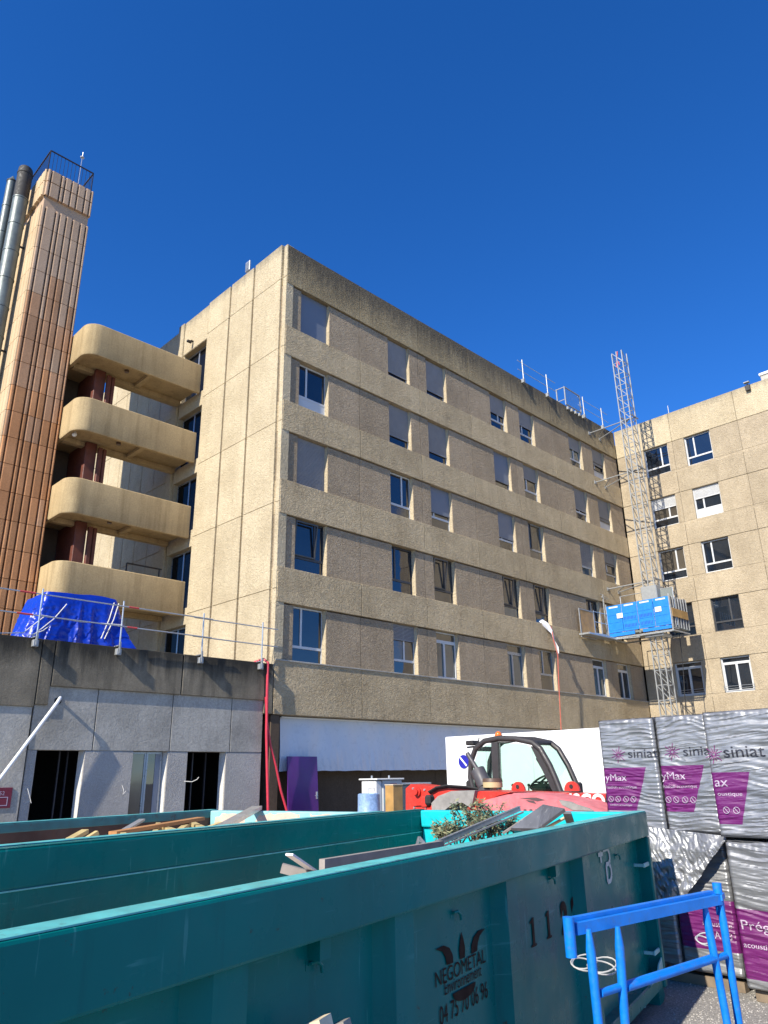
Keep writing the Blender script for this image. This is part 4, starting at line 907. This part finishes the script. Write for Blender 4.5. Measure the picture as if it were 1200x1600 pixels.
for p, q_ in [((0, .235), (.13, .235)), ((.13, .235), (.17, .20)), ((.17, .20), (.17, .15)), ((.17, .15), (.13, .125)), ((.13, .125), (.05, .125)), ((.13, .125), (.175, .09)), ((.175, .09), (.175, .035)), ((.175, .035), (.13, 0)), ((.13, 0), (.05, 0)), ((.05, 0), (.05, .125))]:
    stroke((xb_+p[0], zb_+p[1]), (xb_+q_[0], zb_+q_[1]))
stroke((xb_-.135, zb_+.21), (xb_-.015, zb_+.21), .03); stroke((xb_-.075, zb_+.15), (xb_-.075, zb_+.255), .032)
part('marking', bb, 'print_white', b1)

# rubble and contents
def heap(cx, Bv, Nv, zc, seed, name, label, x0=-3.3, x1=3.38, hyy=1.08):
    def fn(u, v):
        a = x0+(x1-x0)*u; b_ = -hyy+2*hyy*v
        z = zc+.16*mnoise.noise((a*1.3, b_*1.6, seed))+.08*mnoise.noise((a*5, b_*5, seed))+.03*mnoise.noise((a*14, b_*14, seed))
        return cx+Bv*a+Nv*b_+Vector((0, 0, z))
    o = single(name, MB().grid(fn, 120, 40), 'plaster_dirt', label, 'rubble'); o['kind'] = 'stuff'; return o
heap(c1, B1, N1, .98, 3, 'rubble', 'mixed demolition rubble filling the foreground bin'); heap(c2, B2, N2, 1.12, 8, 'rubble', 'plaster rubble under the timber in the rear bin')
def stick(name, a, b_, wd, ht, mat, label, cat, up=(0, 0, 1)):
    t = thing(name, label, cat, tuple(b_ if b_[2] < a[2] else a)); mb = MB().bar(a, b_, wd, ht, up)
    o = part(name+'_body' if name in ('gutter',) else 'board', mb, mat, t, True); return t
Z = lambda px, py, z_: on(px, py, 'z', z_)
stick('white_stick', Z(452, 1335, 1.47), Z(515, 1378, 1.28), .05, .012, 'hoarding_white', 'thin white plastic stick poking up over the bin rim', 'stick')
stick('grey_batten', Z(440, 1356, 1.38), Z(520, 1378, 1.30), .05, .05, 'wood_grey', 'weathered grey batten lying below the white stick', 'batten')
stick('grey_board', Z(503, 1358, 1.40), Z(690, 1326, 1.40), .04, .10, 'wood_grey', 'long grey board lying in the foreground bin', 'board', (0, 0, 1))
gt = thing('metal_profile', 'long dull metal window profile slanting over the bin end', 'profile', tuple(Z(656, 1330, 1.33)))
a_, b_ = Z(654, 1331, 1.36), Z(812, 1264, 1.60)
part('channel', MB().bar(a_, b_, .018, .03).bar(a_+Vector((0, 0, .022)), b_+Vector((0, 0, .022)), .024, .005), 'galv', gt, True)
part('channel', MB().bar(a_+Vector((.02, -.02, -.02)), b_+Vector((.02, -.02, -.025)), .01, .012), 'galv_light', gt, True)
part('bracket', MB().bar(Z(648, 1334, 1.35), Z(655, 1309, 1.42), .02).bar(Z(655, 1309, 1.42), Z(662, 1318, 1.42), .02), 'galv', gt, True)
dp = thing('dark_panel', 'dark broken panel with pale edge lying on the bin end', 'panel', tuple(Z(830, 1300, 1.4)))
pA, pB, pC, pD = Z(800, 1298, 1.45), Z(850, 1261, 1.62), Z(884, 1268, 1.62), Z(842, 1299, 1.45)
n_ = (pB-pA).cross(pD-pA).normalized()*.03
part('board', MB().add([pA, pB, pC, pD, pA-n_, pB-n_, pC-n_, pD-n_], [(0, 1, 2, 3), (4, 7, 6, 5), (0, 4, 5, 1), (1, 5, 6, 2), (2, 6, 7, 3), (3, 7, 4, 0)]), 'plaster_board', dp, True)
part('edge_strip', MB().bar(Z(786, 1302, 1.43), Z(851, 1258, 1.63), .022, .015), 'wood_grey', dp, True)
part('pale_strip', MB().bar(Z(842, 1300, 1.44), Z(886, 1276, 1.56), .05, .012), 'wood_pale', dp, True)
part('back_board', MB().bar(Z(886, 1270, 1.60), Z(892, 1288, 1.50), .06, .015), 'plaster_board', dp, True)
br_ = thing('cut_branches', 'cut conifer branches with dry green leaves piled in the bin', 'branches', tuple(Z(760, 1300, 1.35)))
random.seed(5); tw_ = MB(); lvs = {0: MB(), 1: MB()}
for k in range(44):
    px = random.uniform(690, 845); base = Z(px, 1312-(px-690)*.12, 1.36)+Vector((random.uniform(-.1, .1), random.uniform(-.02, .12), 0))
    d_ = Vector((random.uniform(-.6, .6), random.uniform(-.4, .4), random.uniform(.1, .9))).normalized(); ln = random.uniform(.12, .34) if 715 < px < 800 else random.uniform(.06, .16)
    if 745 < px < 775: d_ = (d_+Vector((0, 0, .9))).normalized(); ln *= 1.15
    tip = base+d_*ln; mid = (base+tip)/2+Vector((random.uniform(-.03, .03),)*3); tw_.tube([base-d_*.1, mid, tip], [.008, .006, .003], 5)
    for j in range(110):
        t_ = random.random(); p_ = base.lerp(tip, t_)+Vector((random.gauss(0, .02), random.gauss(0, .02), random.gauss(0, .018)))
        ld = (d_*.5+Vector((random.gauss(0, 1), random.gauss(0, 1), random.gauss(0, 1)))).normalized()*random.uniform(.03, .065); sd_ = ld.orthogonal().normalized()*random.uniform(.004, .009)
        lvs[0 if random.random() < .5 else 1].add([p_-sd_*.3, p_+ld*.5+sd_, p_+ld, p_+ld*.5-sd_], [(0, 1, 2, 3)])
part('twigs', tw_, 'twig', br_, True)
o = part('leaves', lvs[0], 'leaf_dark', br_, True); o['kind'] = 'stuff'; o = part('leaves', lvs[1], 'leaf_dry', br_, True); o['kind'] = 'stuff'
# timber in the rear bin
stick('red_plank', Z(176, 1302, 1.44), Z(314, 1279, 1.50), .10, .03, 'pine_red', 'reddish plank lying on top of the yellow battens', 'plank')
for k, (p_, q_, w2, lb) in enumerate([((108, 1313), (133, 1299), .07, 'short yellow batten end nearest the left of the rear bin'), ((136, 1311), (152, 1301), .06, 'second short yellow batten end from the left in the rear bin'), ((240, 1306), (247, 1288), .05, 'upright yellow block under the reddish plank'), ((246, 1290), (280, 1302), .07, 'yellow batten propped under the middle of the reddish plank'), ((270, 1306), (295, 1287), .06, 'yellow batten slanting up to the end of the reddish plank'), ((297, 1285), (330, 1302), .07, 'yellow batten running down right of the reddish plank'), ((318, 1297), (345, 1287), .06, 'yellow batten beside the dark metal gutter'), ((188, 1300), (200, 1312), .05, 'yellow batten end below the left tip of the reddish plank')]):
    stick('yellow_batten', Z(*p_, 1.41), Z(*q_, 1.455), w2*.9, .035, 'pine', lb, 'batten')['group'] = 'timber offcuts in the rear bin'
stick('metal_gutter', Z(333, 1300, 1.43), Z(402, 1262, 1.56), .11, .04, 'galv', 'ribbed grey metal gutter leaning on the rear bin end', 'gutter')
stick('grey_strip', Z(180, 1306, 1.42), Z(222, 1281, 1.50), .06, .02, 'galv_light', 'pale grey slat behind the reddish plank', 'slat')
# two timber ends leaning on the foreground bin
for k, (px, py, w2, lb) in enumerate([(498, 1591, .085, 'pale sawn timber end at the bottom edge left of the lettering'), (532, 1596, .055, 'thinner grey timber end at the bottom edge beside a thicker one')]):
    Q = Vector((6.93, 3.58, 0))-N1*.06; d_ = CR*((px-600)/FPX)+CU*((800-py)/FPX)+CF; t_ = ((Q-Vector((0, 0, EYE))).dot(N1))/d_.dot(N1); p_ = Vector((0, 0, EYE))+d_*t_
    foot = Vector((p_.x, p_.y, 0))-N1*.35+B1*.05; stick('timber_post', foot, p_, w2, .05, 'wood_pale' if k == 0 else 'wood_grey', lb, 'timber')

# ---------------------------------------------------------------- foil wrapped board stacks
def foil_h(y, z, sd_, amp=1.):
    w1 = mnoise.noise((y*2.2, z*2.2, sd_))*.6
    a = mnoise.noise((y*1.6+w1, z*21+w1*3.2+y*1.5*math.sin(sd_), sd_*3.1)); c = mnoise.noise((y*2.6, z*46+y*5*math.cos(sd_), sd_*1.7)); d_ = mnoise.noise((y*2.5, z*5, sd_+11))
    e = mnoise.noise((y*9+z*4, z*11-y*3, sd_+5))
    return amp*(.009*(1-abs(a)*2)+.0055*(1-abs(c)*2)+.011*d_+.003*e)
def bundle(label, xf, y0, y1, z0, z1, sd_, trap=None, words=(), lean=0.):
    yc = (y0+y1)/2
    t = thing('board_bundle', label, 'bundle', (xf, yc, z0), group='foil wrapped bundles of boards')
    mname = 'foil'
    if trap:
        mname = 'foil_print_%d' % sd_; foilmat(mname, trap)
    def fn(u, v):
        y = y1+(y0-y1)*u; z = z0+(z1-z0)*v; e = min(u, 1-u)*(y1-y0); ez_ = min(v, 1-v)*(z1-z0)
        rnd = .03*max(0, 1-e/.03)**2+.03*max(0, 1-ez_/.03)**2
        top = max(0, 1-(z1-z)/.12)
        return (-foil_h(y, z, sd_)-.012+rnd-top*.01*mnoise.noise((y*22, z*4, sd_))+lean*(z-z0), y-yc, z-z0)
    mb = MB().grid(fn, 64, 150)
    ins = .012
    mb.box(.03, 2.45, y0-yc+ins, y1-yc-ins, .012, z1-z0-.012)
    # top and the side turned to the left, crumpled too
    mb.grid(lambda u, v: (.0+2.45*u, y1-yc+.004+foil_h(2.45*u, z0+(z1-z0)*v, sd_+2, .5)-.01, (z1-z0)*v), 60, 60)
    mb.grid(lambda u, v: (.0+2.45*u, y0-yc-.004-foil_h(2.45*u, z0+(z1-z0)*v, sd_+7, .5)+.01, (z1-z0)*v), 60, 60)
    mb.grid(lambda u, v: (.0+2.45*u, (y1-y0)*(v-.5), z1-z0-.005+foil_h(2.45*u, y0+v, sd_+4, .4)), 60, 24)
    w_ = part('wrap', mb, mname, t)
    for s, yy, zz, hgt, wd, mt_ in words:
        tmb = text_mb(s, hgt, 1.0, 0, 0, .03); k = wd/width(tmb) if wd else 1
        vs = []
        for v in tmb.v:
            y = yy-v.x*k; z = zz+v.y; vs.append(Vector((-foil_h(y, z, sd_)-.0165+lean*(z-z0), y-yc, z-z0)))
        tmb.v = vs; part('lettering', tmb, mt_, w_)
    return t, w_
def star(t, w_, xf, yc, y, z, sd_, r_=.085):
    mb = MB()
    for k in range(12):
        a = 2*math.pi*k/12+.2; rr = r_*(1 if k % 2 else .7)
        for j in range(6):
            def P(q): yy = y+math.cos(a)*q; zz = z+math.sin(a)*q; return Vector((-foil_h(yy, zz, sd_)-.0175, yy-yc, zz-t.location.z))
            q0_, q1_ = rr*(.18+.82*j/6), rr*(.18+.82*(j+1)/6); mb.bar(P(q0_), P(q1_), .003, .005, (0, -math.sin(a), math.cos(a)))
    part('emblem', mb, 'print_purple', w_)
def circles(t, w_, yc, ys, z, sd_, r_=.028):
    for y in ys:
        mb = MB(); pts = []
        for k in range(15): a = 2*math.pi*k/14; yy = y+r_*math.cos(a); zz = z+r_*math.sin(a); pts.append(Vector((-foil_h(yy, zz, sd_)-.018, yy-yc, zz-t.location.z)))
        mb.tube(pts, .0028, 5, False); mb.bar(pts[2], pts[9], .005); part('icon', mb, 'print_pale', w_)
zU0, zU1 = 1.31, 2.41
def rel(tr, yc, z0): return (tr[0]-z0, tr[1]-z0, tr[2]-yc, tr[3]-yc, tr[4]-yc)
t, w_ = bundle('silver wrapped upper board bundle nearest the red machine, leftmost of three', 7.60, 3.73, 4.36, zU0, zU1, 11, rel((1.50, 1.92, 4.5, 4.02, 3.86), 4.045, zU0),
    [('siniat', 4.05, 2.015, .125, .33, 'print_black'), ('yMax', 4.33, 1.79, .10, .24, 'print_pale'), ('isation acoustique', 4.33, 1.715, .045, .34, 'print_pale'), ('confort acoustique', 4.31, 1.545, .03, .25, 'print_pale')])
star(t, w_, 7.6, 4.045, 4.15, 2.05, 11); circles(t, w_, 4.045, (4.29, 4.21, 4.12, 4.04), 1.61, 11)
t, w_ = bundle('silver wrapped upper board bundle in the middle of three', 7.60, 3.17, 3.71, zU0, zU1, 12, rel((1.50, 1.93, 4.5, 3.42, 3.26), 3.44, zU0),
    [('siniat', 3.455, 2.02, .125, .33, 'print_black'), ('yMax', 3.70, 1.80, .10, .24, 'print_pale'), ('isation acoustique', 3.70, 1.72, .045, .34, 'print_pale')])
star(t, w_, 7.6, 3.44, 3.56, 2.06, 12); circles(t, w_, 3.44, (3.66, 3.58, 3.49, 3.41), 1.61, 12)
t, w_ = bundle('silver wrapped upper board bundle at the right edge with the clearest print', 7.44, 2.42, 3.14, 1.30, 2.41, 13, rel((1.41, 1.86, 4.5, 2.92, 2.78), 2.78, 1.30),
    [('siniat', 2.99, 1.99, .15, .37, 'print_black'), ('ax', 3.11, 1.735, .12, .12, 'print_pale'), ('oustique', 3.10, 1.655, .05, .22, 'print_pale')])
star(t, w_, 7.44, 2.78, 3.075, 2.02, 13, .085); circles(t, w_, 2.78, (3.04, 2.95), 1.53, 13)
t, w_ = bundle('silver wrapped lower board bundle mostly hidden behind the teal bin', 7.62, 3.76, 4.38, .14, 1.25, 14)
t, w_ = bundle('silver wrapped lower board bundle under the torn foil flap', 7.62, 3.19, 3.74, .12, 1.26, 15, rel((.32, .74, 4.5, 3.05, 3.05), 3.465, .12), [('acoustique', 3.50, .52, .06, .27, 'print_pale'), ('BA 18', 3.45, .42, .09, .2, 'print_pale')])
t, w_ = bundle('silver wrapped lower board bundle at the right edge touching the gravel', 7.42, 2.38, 3.10, .10, 1.27, 16, rel((.18, .72, 4.5, 2.2, 2.2), 2.74, .10), [('Prégy', 3.07, .56, .11, .3, 'print_pale'), ('acoustique', 3.07, .42, .06, .3, 'print_pale')])
for y0, y1, xf, lb in ((3.2, 4.38, 7.6, 'wooden pallet under the lower left bundles'), (2.4, 3.08, 7.42, 'wooden pallet under the lower right bundle')):
    p_ = thing('pallet', lb, 'pallet', (xf, (y0+y1)/2, 0), group='pallets under the bundles')
    for q in (.05, 1.15, 2.25): part('bearer', MB().box(xf+q, xf+q+.09, y0+.02, y1-.02, 0.002, .085), 'pallet_wood', p_, True)
fl2 = thing('foil_flap', 'crumpled silver foil sheet hanging loose between the upper and lower bundles', 'foil', (7.5, 3.5, 1.0))
def flap(u, v):
    tp_ = Vector((0, 3.99-.87*u, 1.36-.06*u)); bt = Vector((0, 3.98-.86*u, .80-.15*math.sin(min(1, u/.38)*math.pi/2)+max(0, u-.36)/.64*.62))
    p_ = tp_.lerp(bt, v); k = mnoise.noise((p_.y*5, p_.z*3, 4))*.05+mnoise.noise((p_.y*14+p_.z*7, p_.z*9, 8))*.028+.018*(1-2*abs(mnoise.noise((p_.y*24-p_.z*9, p_.z*12, 2))))
    return (7.545-.05*v-.02*math.sin(v*3)-k*(.35+v), p_.y, p_.z)
part('sheet', MB().grid(flap, 110, 80), 'foil', fl2, True)

# ---------------------------------------------------------------- blue mason's trestle
tr = thing('trestle', 'bright blue folded steel trestle standing before the teal bin', 'trestle', tuple(Vector((4.2, 2.15, 0))))
ptr = lambda n_, mb, par=tr, mt_='trestle_blue': part(n_, mb, mt_, par, True)
TZ = 1.2
A = Z(902, 1447, TZ); Bq = Z(1124, 1402, TZ); dx = (Bq-A).normalized(); ny = Vector((-dx.y, dx.x, 0))
ptr('top_beam', MB().bar(A-dx*.02-Vector((0, 0, .01)), Bq-Vector((0, 0, .01)), .03, .05).bar(A-dx*.02+ny*.045+Vector((0, 0, .008)), Bq+ny*.045+Vector((0, 0, .008)), .035, .045))
for q, s_ in ((A-dx*.06, 1), (Bq+dx*.06+ny*.04+Vector((0, 0, .02)), 1)): ptr('end_socket', MB().cyl(q+Vector((0, 0, .045)), q-Vector((0, 0, .12)), .026, 14))
ptr('end_plate', MB().bar(Bq-dx*.02, Bq+dx*.08+ny*.04, .05, .03))
for lbl, off, zt in (('front', Vector((0, 0, 0)), TZ-.02), ('back', dx*.20-ny*.015, TZ-.03)):
    la = Z(919, 1446, TZ)+off*(1 if lbl == 'front' else 1); ra = Z(1100, 1406, TZ)+off*(1 if lbl == 'front' else .72)
    sgn_ = -1 if lbl == 'front' else 1
    for tp_, sp in ((la, -.02), (ra, .06)):
        foot = Vector((tp_.x, tp_.y, 0))+ny*(.03*sgn_)+dx*sp
        ptr('leg', MB().tube([Vector((tp_.x, tp_.y, zt+.005)), Vector((tp_.x, tp_.y, zt-.06)).lerp(foot, .02), Vector((tp_.x, tp_.y, zt)).lerp(foot, .3), foot], [.012, .022, .021, .021], 14))
    f_ = .24; lz = Vector((la.x, la.y, zt)).lerp(Vector((la.x, la.y, 0))+ny*(.03*sgn_), f_-.02); rz = Vector((ra.x, ra.y, zt)).lerp(Vector((ra.x, ra.y, 0))+ny*(.03*sgn_), f_-.02)
    ptr('brace', MB().cyl(lz+dx*.03, rz-dx*.02, .018, 12))
for q, rr in ((Z(912, 1507, .93), .055), (Z(940, 1512, .93), .06), (Z(1100, 1470, .93), .04)):
    mb = MB()
    for k in range(2):
        mb.tube([q+dx*(rr*math.cos(a)*1.4+.01*k)+ny*(rr*math.sin(a))+Vector((0, 0, .02*math.sin(a*1+k)+.012*k)) for a in [2*math.pi*i/16 for i in range(17)]], .004, 6, False)
    single('wire_tie', mb, 'strap_white', ['pale wire loop tied round the left front trestle leg', 'pale wire loop hanging on the left back trestle leg', 'pale wire loop tied round the right trestle leg'][[912, 940, 1100].index(int(round({.055: 912, .06: 940, .04: 1100}[rr])))], 'wire')

# ---------------------------------------------------------------- mast climbing lift
MX, MY = 37.2, 17.34
ml = thing('mast_lift', 'tall galvanised lattice mast lift with blue work platform in the building corner', 'lift', (MX, MY, 0))
hw = .31; SH = 1.488
sec = MB()
for a in (-1, 1):
    for b_ in (-1, 1): sec.bar((a*hw, b_*hw, 0), (a*hw, b_*hw, SH), .052)
for z_ in (0.03, .77):
    for a, b_ in (((-hw, -hw), (hw, -hw)), ((hw, -hw), (hw, hw)), ((hw, hw), (-hw, hw)), ((-hw, hw), (-hw, -hw))):
        sec.bar((*a, z_), (*b_, z_), .03); zz0, zz1 = (z_, z_+.74) if (a[0]+b_[1]) > 0 else (z_+.74, z_)
        sec.bar((*a, zz0), (*b_, zz1), .03)
sec.bar((-hw-.05, .0, 0), (-hw-.05, 0, SH), .05, .06)
sme = sec.mesh('mast_section', 'galv_light')
for i in range(17): inst('mast_section', sme, ml, (0, 0, i*SH))
part('mast_marker', MB().bar((-hw, .1, 24.3), (-hw, -.06, 25.3), .05, .04).bar((-hw, -.1, 24.4), (-hw, .06, 24.9), .04, .04), 'label_red', ml)
part('base_frame', MB().bbox(-1, 1, -1, 1, 0, .2, .02), 'galv', ml)
for z_ in (21.1, 17.92, 11.5):
    t_ = MB(); yw = YF-MY
    for x_ in (.25, 1.45): t_.cyl((.25 if x_ < 1 else .30, -.3 if x_ < 1 else .1, z_), (x_, yw, z_), .033, 8); t_.box(x_-.1, x_+.1, yw-.03, yw-.003, z_-.1, z_+.1)
    t_.cyl((.25, yw-1.0, z_), (1.2, yw-.1, z_-.02), .028, 8); t_.bar((-hw-.05, -hw, z_), (hw+.3, -hw, z_), .06); t_.bar((-hw, hw, z_), (hw+.2, hw, z_), .06)
    part('wall_tie', t_, 'galv_light', ml)
# platform
PX0 = 36.6; PYa, PYb = 16.24, 19.80; PZ0, PZ1 = 8.88, 10.34
pf = lambda n_, mb, mt_, par=ml: part(n_, mb, mt_, par, True)
pw = (PYb-PYa)/4
for k in range(4):
    y0, y1 = PYa+k*pw+.012, PYa+(k+1)*pw-.012
    bp_ = pf('barrier_panel', MB().bbox(PX0, PX0+.04, y0, y1, PZ0, PZ1, .01), 'lift_blue')
    for j in range(3):
        z_ = PZ0+.12+j*.40
        part('slotted_field', MB().bbox(PX0-.012, PX0-.001, y0+.07, y1-.07, z_, z_+.29, .006), 'lift_blue', bp_, True)
        for q in range(9 if k in (1, 2) else 0):
            yy = y0+.12+q*(y1-y0-.24)/8; part('slot', MB().box(PX0-.016, PX0-.013, yy-.012, yy+.012, z_+.06, z_+.23), 'sign_blue', bp_, True) if j < 2 else None
    part('label_strip', MB().box(PX0-.006, PX0-.001, y0+.18, y1-.16, PZ1-.14, PZ1-.06), 'print_white', bp_, True)
for yy in (PYb-.78, PYa+.62): pf('notice_plate', MB().bbox(PX0-.05, PX0-.02, yy-.17, yy+.17, PZ0+.72, PZ0+.98, .01), 'hoarding_white')
pf('skirt', MB().bbox(PX0-.02, PX0+.03, PYa+.05, PYa+1.6, PZ0-.2, PZ0-.03, .01).bbox(PX0-.02, PX0+.03, PYb-1.5, PYb-.05, PZ0-.22, PZ0-.03, .01), 'lift_blue')
dk = MB(); dk.box(PX0+.05, 36.74, PYa, PYb, PZ0-.14, PZ0-.04); dk.box(36.75, 38.5, PYa, MY-.45, PZ0-.14, PZ0-.04); dk.box(36.75, 38.5, MY+.45, PYb, PZ0-.14, PZ0-.04)
pf('deck', dk, 'mesh_panel')
fr_ = MB()
for a, b_ in (((PX0, PYa), (PX0, PYb)), ((38.5, PYa), (38.5, PYb)), ((PX0, PYa), (38.5, PYa)), ((PX0, PYb), (38.5, PYb))): fr_.bar((*a, PZ0-.3), (*b_, PZ0-.3), .07)
for k in range(9): y_ = PYa+(PYb-PYa)*k/8; fr_.bar((PX0, y_, PZ0-.17), (37.3, y_, PZ0-.17), .05)
fr_.bar((PX0-.1, PYb-1.6, PZ0-.35), (PX0-.1, PYa-.0, PZ0-.35), .05).bar((PX0-.1, PYb-.3, PZ0-.35), (PX0-.1, PYb-1.8, PZ0-.42), .05)
pf('deck_frame', fr_, 'galv')
pf('drive_unit', MB().bbox(MX-.42, MX+.45, MY-.44, MY+.44, PZ1-.3, PZ1+.75, .03), 'galv_light'); pf('drive_unit', MB().bbox(MX-.5, MX+.5, MY-.5, MY+.5, PZ0-.5, PZ0-.32, .03), 'galv')
ew = MB()
for k in range(7): x_ = PX0+.08+k*.31; ew.bar((x_, PYa-.01, PZ0-.1), (x_, PYa-.01, PZ1+.05), .05, .03)
pf('end_slats', ew, 'galv'); pf('end_board', MB().bbox(PX0+.1, 38.5, PYa-.05, PYa-.03, PZ0+.42, PZ0+.85, .004), 'plywood'); pf('end_sheet', MB().box(PX0+.06, 38.5, PYa+.02, PYa+.04, PZ0-.05, PZ1), 'muffler')
pf('end_sheet', MB().bbox(38.46, 38.5, PYa, MY-.5, PZ0-.05, PZ1+.1, .01), 'muffler')
rr_ = MB()
for z_ in (PZ1+.55,): rr_.cyl((PX0+.6, PYa, z_), (PX0+.6, PYb-.6, z_), .022, 8)
for y_ in (PYa, PYa+.75, PYb-.6): rr_.cyl((PX0+.6, y_, PZ0), (PX0+.6, y_, PZ1+.55), .022, 8)
for y_ in (PYa, PYb): rr_.bar((PX0+.02, y_, PZ0-.3), (PX0+.02, y_, PZ1+.12), .06)
pf('rail', rr_, 'galv'); pf('mesh_screen', MB().box(PX0+.59, PX0+.61, PYa+.02, PYa+.72, PZ1-.1, PZ1+.53), 'mesh_panel')
# gate at the facade
gy = 19.86
g0 = on(905, 952, 'y', gy); g1 = on(931, 998, 'y', gy)
gtm = MB(); profile_frame(gtm, g0.x-.06, g1.x+.03, g1.z-.06, g0.z+.06, gy-.02, gy+.02, .05); go_ = pf('gate_frame', gtm, 'galv_light')
part('plywood_sheet', MB().box(g0.x, g1.x, gy-.006, gy+.006, g1.z, g0.z), 'plywood', go_, True)
gr2 = MB()
for z_ in (PZ0-.1, PZ0+.5, PZ0+1.05): gr2.cyl((g1.x+.05, gy, z_), (PX0, PYb+.0, z_), .02, 7)
for t_ in (0, .5, 1): x_ = g1.x+.05+(PX0-g1.x-.05)*t_; gr2.cyl((x_, gy-.06*t_, PZ0-.3), (x_, gy-.06*t_, PZ0+1.1), .02, 7)
pf('gate_rail', gr2, 'galv')
pf('gate_post', MB().bar((PX0+.0, PYb+.09, PZ0-.3), (PX0+.0, PYb+.09, PZ1+.7), .06).bar((PX0-.15, PYb+.09, PZ1+.55), (PX0+.35, PYb+.09, PZ1+.45), .04).bar((PX0-.3, PYb+.09, PZ1+.72), (PX0+.4, PYb+.0, PZ1+.5), .02), 'galv')
pf('gate_deck', MB().bbox(g0.x-.1, PX0+.1, gy-.5, gy+.1, PZ0-.38, PZ0-.28, .01), 'galv')
pf('supply_cable', MB().tube([(MX+.5, MY-.9, PZ0-.4), (MX+.5, MY-.85, 7), (MX+.45, MY-.6, 4), (MX+.4, MY-.4, .1)], .02, 6), 'rubber')

# ---------------------------------------------------------------- guard rail on the roof of the long building
rg_ = thing('roof_guard_rail', 'pale guard rail posts clamped to the long building roof edge', 'guard rail', (34, YF, ROOF))
prg = lambda n_, mb, mt_='galv_light', par=rg_: part(n_, mb, mt_, par, True)
for px, py in ((819, 603), (857, 625), (914, 656), (943, 672)):
    q = on(px, py, 'y', YF-.12)
    po_ = prg('post', MB().cyl((q.x, YF-.12, ROOF-.1), (q.x, YF-.12, ROOF+1.2), .032, 8)); prg('clamp', MB().bbox(q.x-.08, q.x+.08, YF-.18, YF-.01, ROOF-.22, ROOF-.02, .012).box(q.x-.03, q.x+.03, YF-.18, YF+.3, ROOF+.005, ROOF+.04), 'galv_light', po_)
for z_ in (.5, 1.05):
    prg('rail', MB().cyl((30.3, YF-.07, ROOF+z_), (34.0, YF-.07, ROOF+z_), .02, 6), 'galv'); prg('rail', MB().cyl((36.4, YF-.07, ROOF+z_), (39.9, YF-.07, ROOF+z_), .02, 6), 'galv')
gs = thing('roof_gate', 'mesh gate frame standing on the long building roof edge', 'gate', (35.5, YF, ROOF))
q0, q1 = on(884, 638, 'y', YF).x, on(908, 648, 'y', YF).x
gm = MB(); profile_frame(gm, q0, q1, ROOF+.05, ROOF+1.25, YF-.06, YF-.0, .06); part('gate_frame', gm, 'galv_light', gs, True)
gm = MB()
for k in range(1, 12): gm.box(q0+.06, q1-.06, YF-.035, YF-.025, ROOF+.05+k*.1, ROOF+.065+k*.1)
part('mesh', gm, 'mesh_panel', gs, True); part('side_post', MB().bar((q0+.02, YF+.5, ROOF), (q0+.02, YF+.5, ROOF+1.25), .06).bar((q0, YF, ROOF+1.2), (q0, YF+.5, ROOF+1.2), .04).bar((q0, YF, ROOF+.4), (q0, YF+.5, ROOF+.4), .04), 'galv_light', gs, True)
for k in range(5): part('bracket', MB().bbox(q0+.05+k*.42, q0+.22+k*.42, YF-.14, YF-.004, ROOF-.26, ROOF-.06, .02), 'galv_light', gs, True)

# ---------------------------------------------------------------- cloth and rope hanging from a second floor window
cw = thing('hanging_cloth', 'twisted white cloth hanging out of an open second floor window', 'cloth', (31.1, YF-.05, 8.6))
ctr = [(30.55, 20.05, 8.86), (30.75, 19.92, 8.70), (31.0, 19.84, 8.42), (31.12, 19.78, 8.15), (31.08, 19.74, 7.95), (31.22, 19.70, 7.62), (31.25, 19.66, 7.28)]; wds = [.26, .34, .32, .2, .22, .42, .18]
def cl(u, v):
    t_ = v*(len(ctr)-1); i = min(int(t_), len(ctr)-2); f_ = t_-i; p_ = Vector(ctr[i]).lerp(Vector(ctr[i+1]), f_); wd = wds[i]+(wds[i+1]-wds[i])*f_; a = v*5
    return p_+Vector((math.cos(a*.4)*wd*(u-.5), -abs(math.sin(a))*.5*wd*(u-.5)+.03*math.sin(u*11+v*9), .12*(u-.5)*math.cos(a)))
part('cloth', MB().grid(cl, 14, 60), 'cloth_white', cw, True)
rp_ = MB().tube([(31.6, 20.1, 8.55), (31.25, 19.95, 8.62), (31.1, 19.82, 8.5), (31.0, 19.7, 7.9), (31.18, 19.66, 7.2), (31.05, 19.66, 6), (30.85, 19.68, 3), (30.8, 19.7, .1)], .022, 6); single('red_rope', rp_, 'rope_red', 'thin red rope running down the facade from the open window', 'rope')

# ---------------------------------------------------------------- loose gravel on the visible tarmac
random.seed(3); pb_ = MB()
for k in range(1400):
    p_ = on(random.uniform(1040, 1230), random.uniform(1520, 1640), 'z', 0); r_ = random.uniform(.003, .010); a = random.random()*6
    vs = [(p_.x+r_*math.cos(a+i*1.57)*random.uniform(.7, 1.2), p_.y+r_*math.sin(a+i*1.57)*random.uniform(.7, 1.2), .0) for i in range(4)]+[(p_.x, p_.y, r_*random.uniform(.6, 1.1))]
    pb_.add(vs, [(0, 1, 4), (1, 2, 4), (2, 3, 4), (3, 0, 4)])
o = single('gravel', pb_, 'pebble', 'loose pale gravel on the tarmac', 'gravel'); o['kind'] = 'stuff'
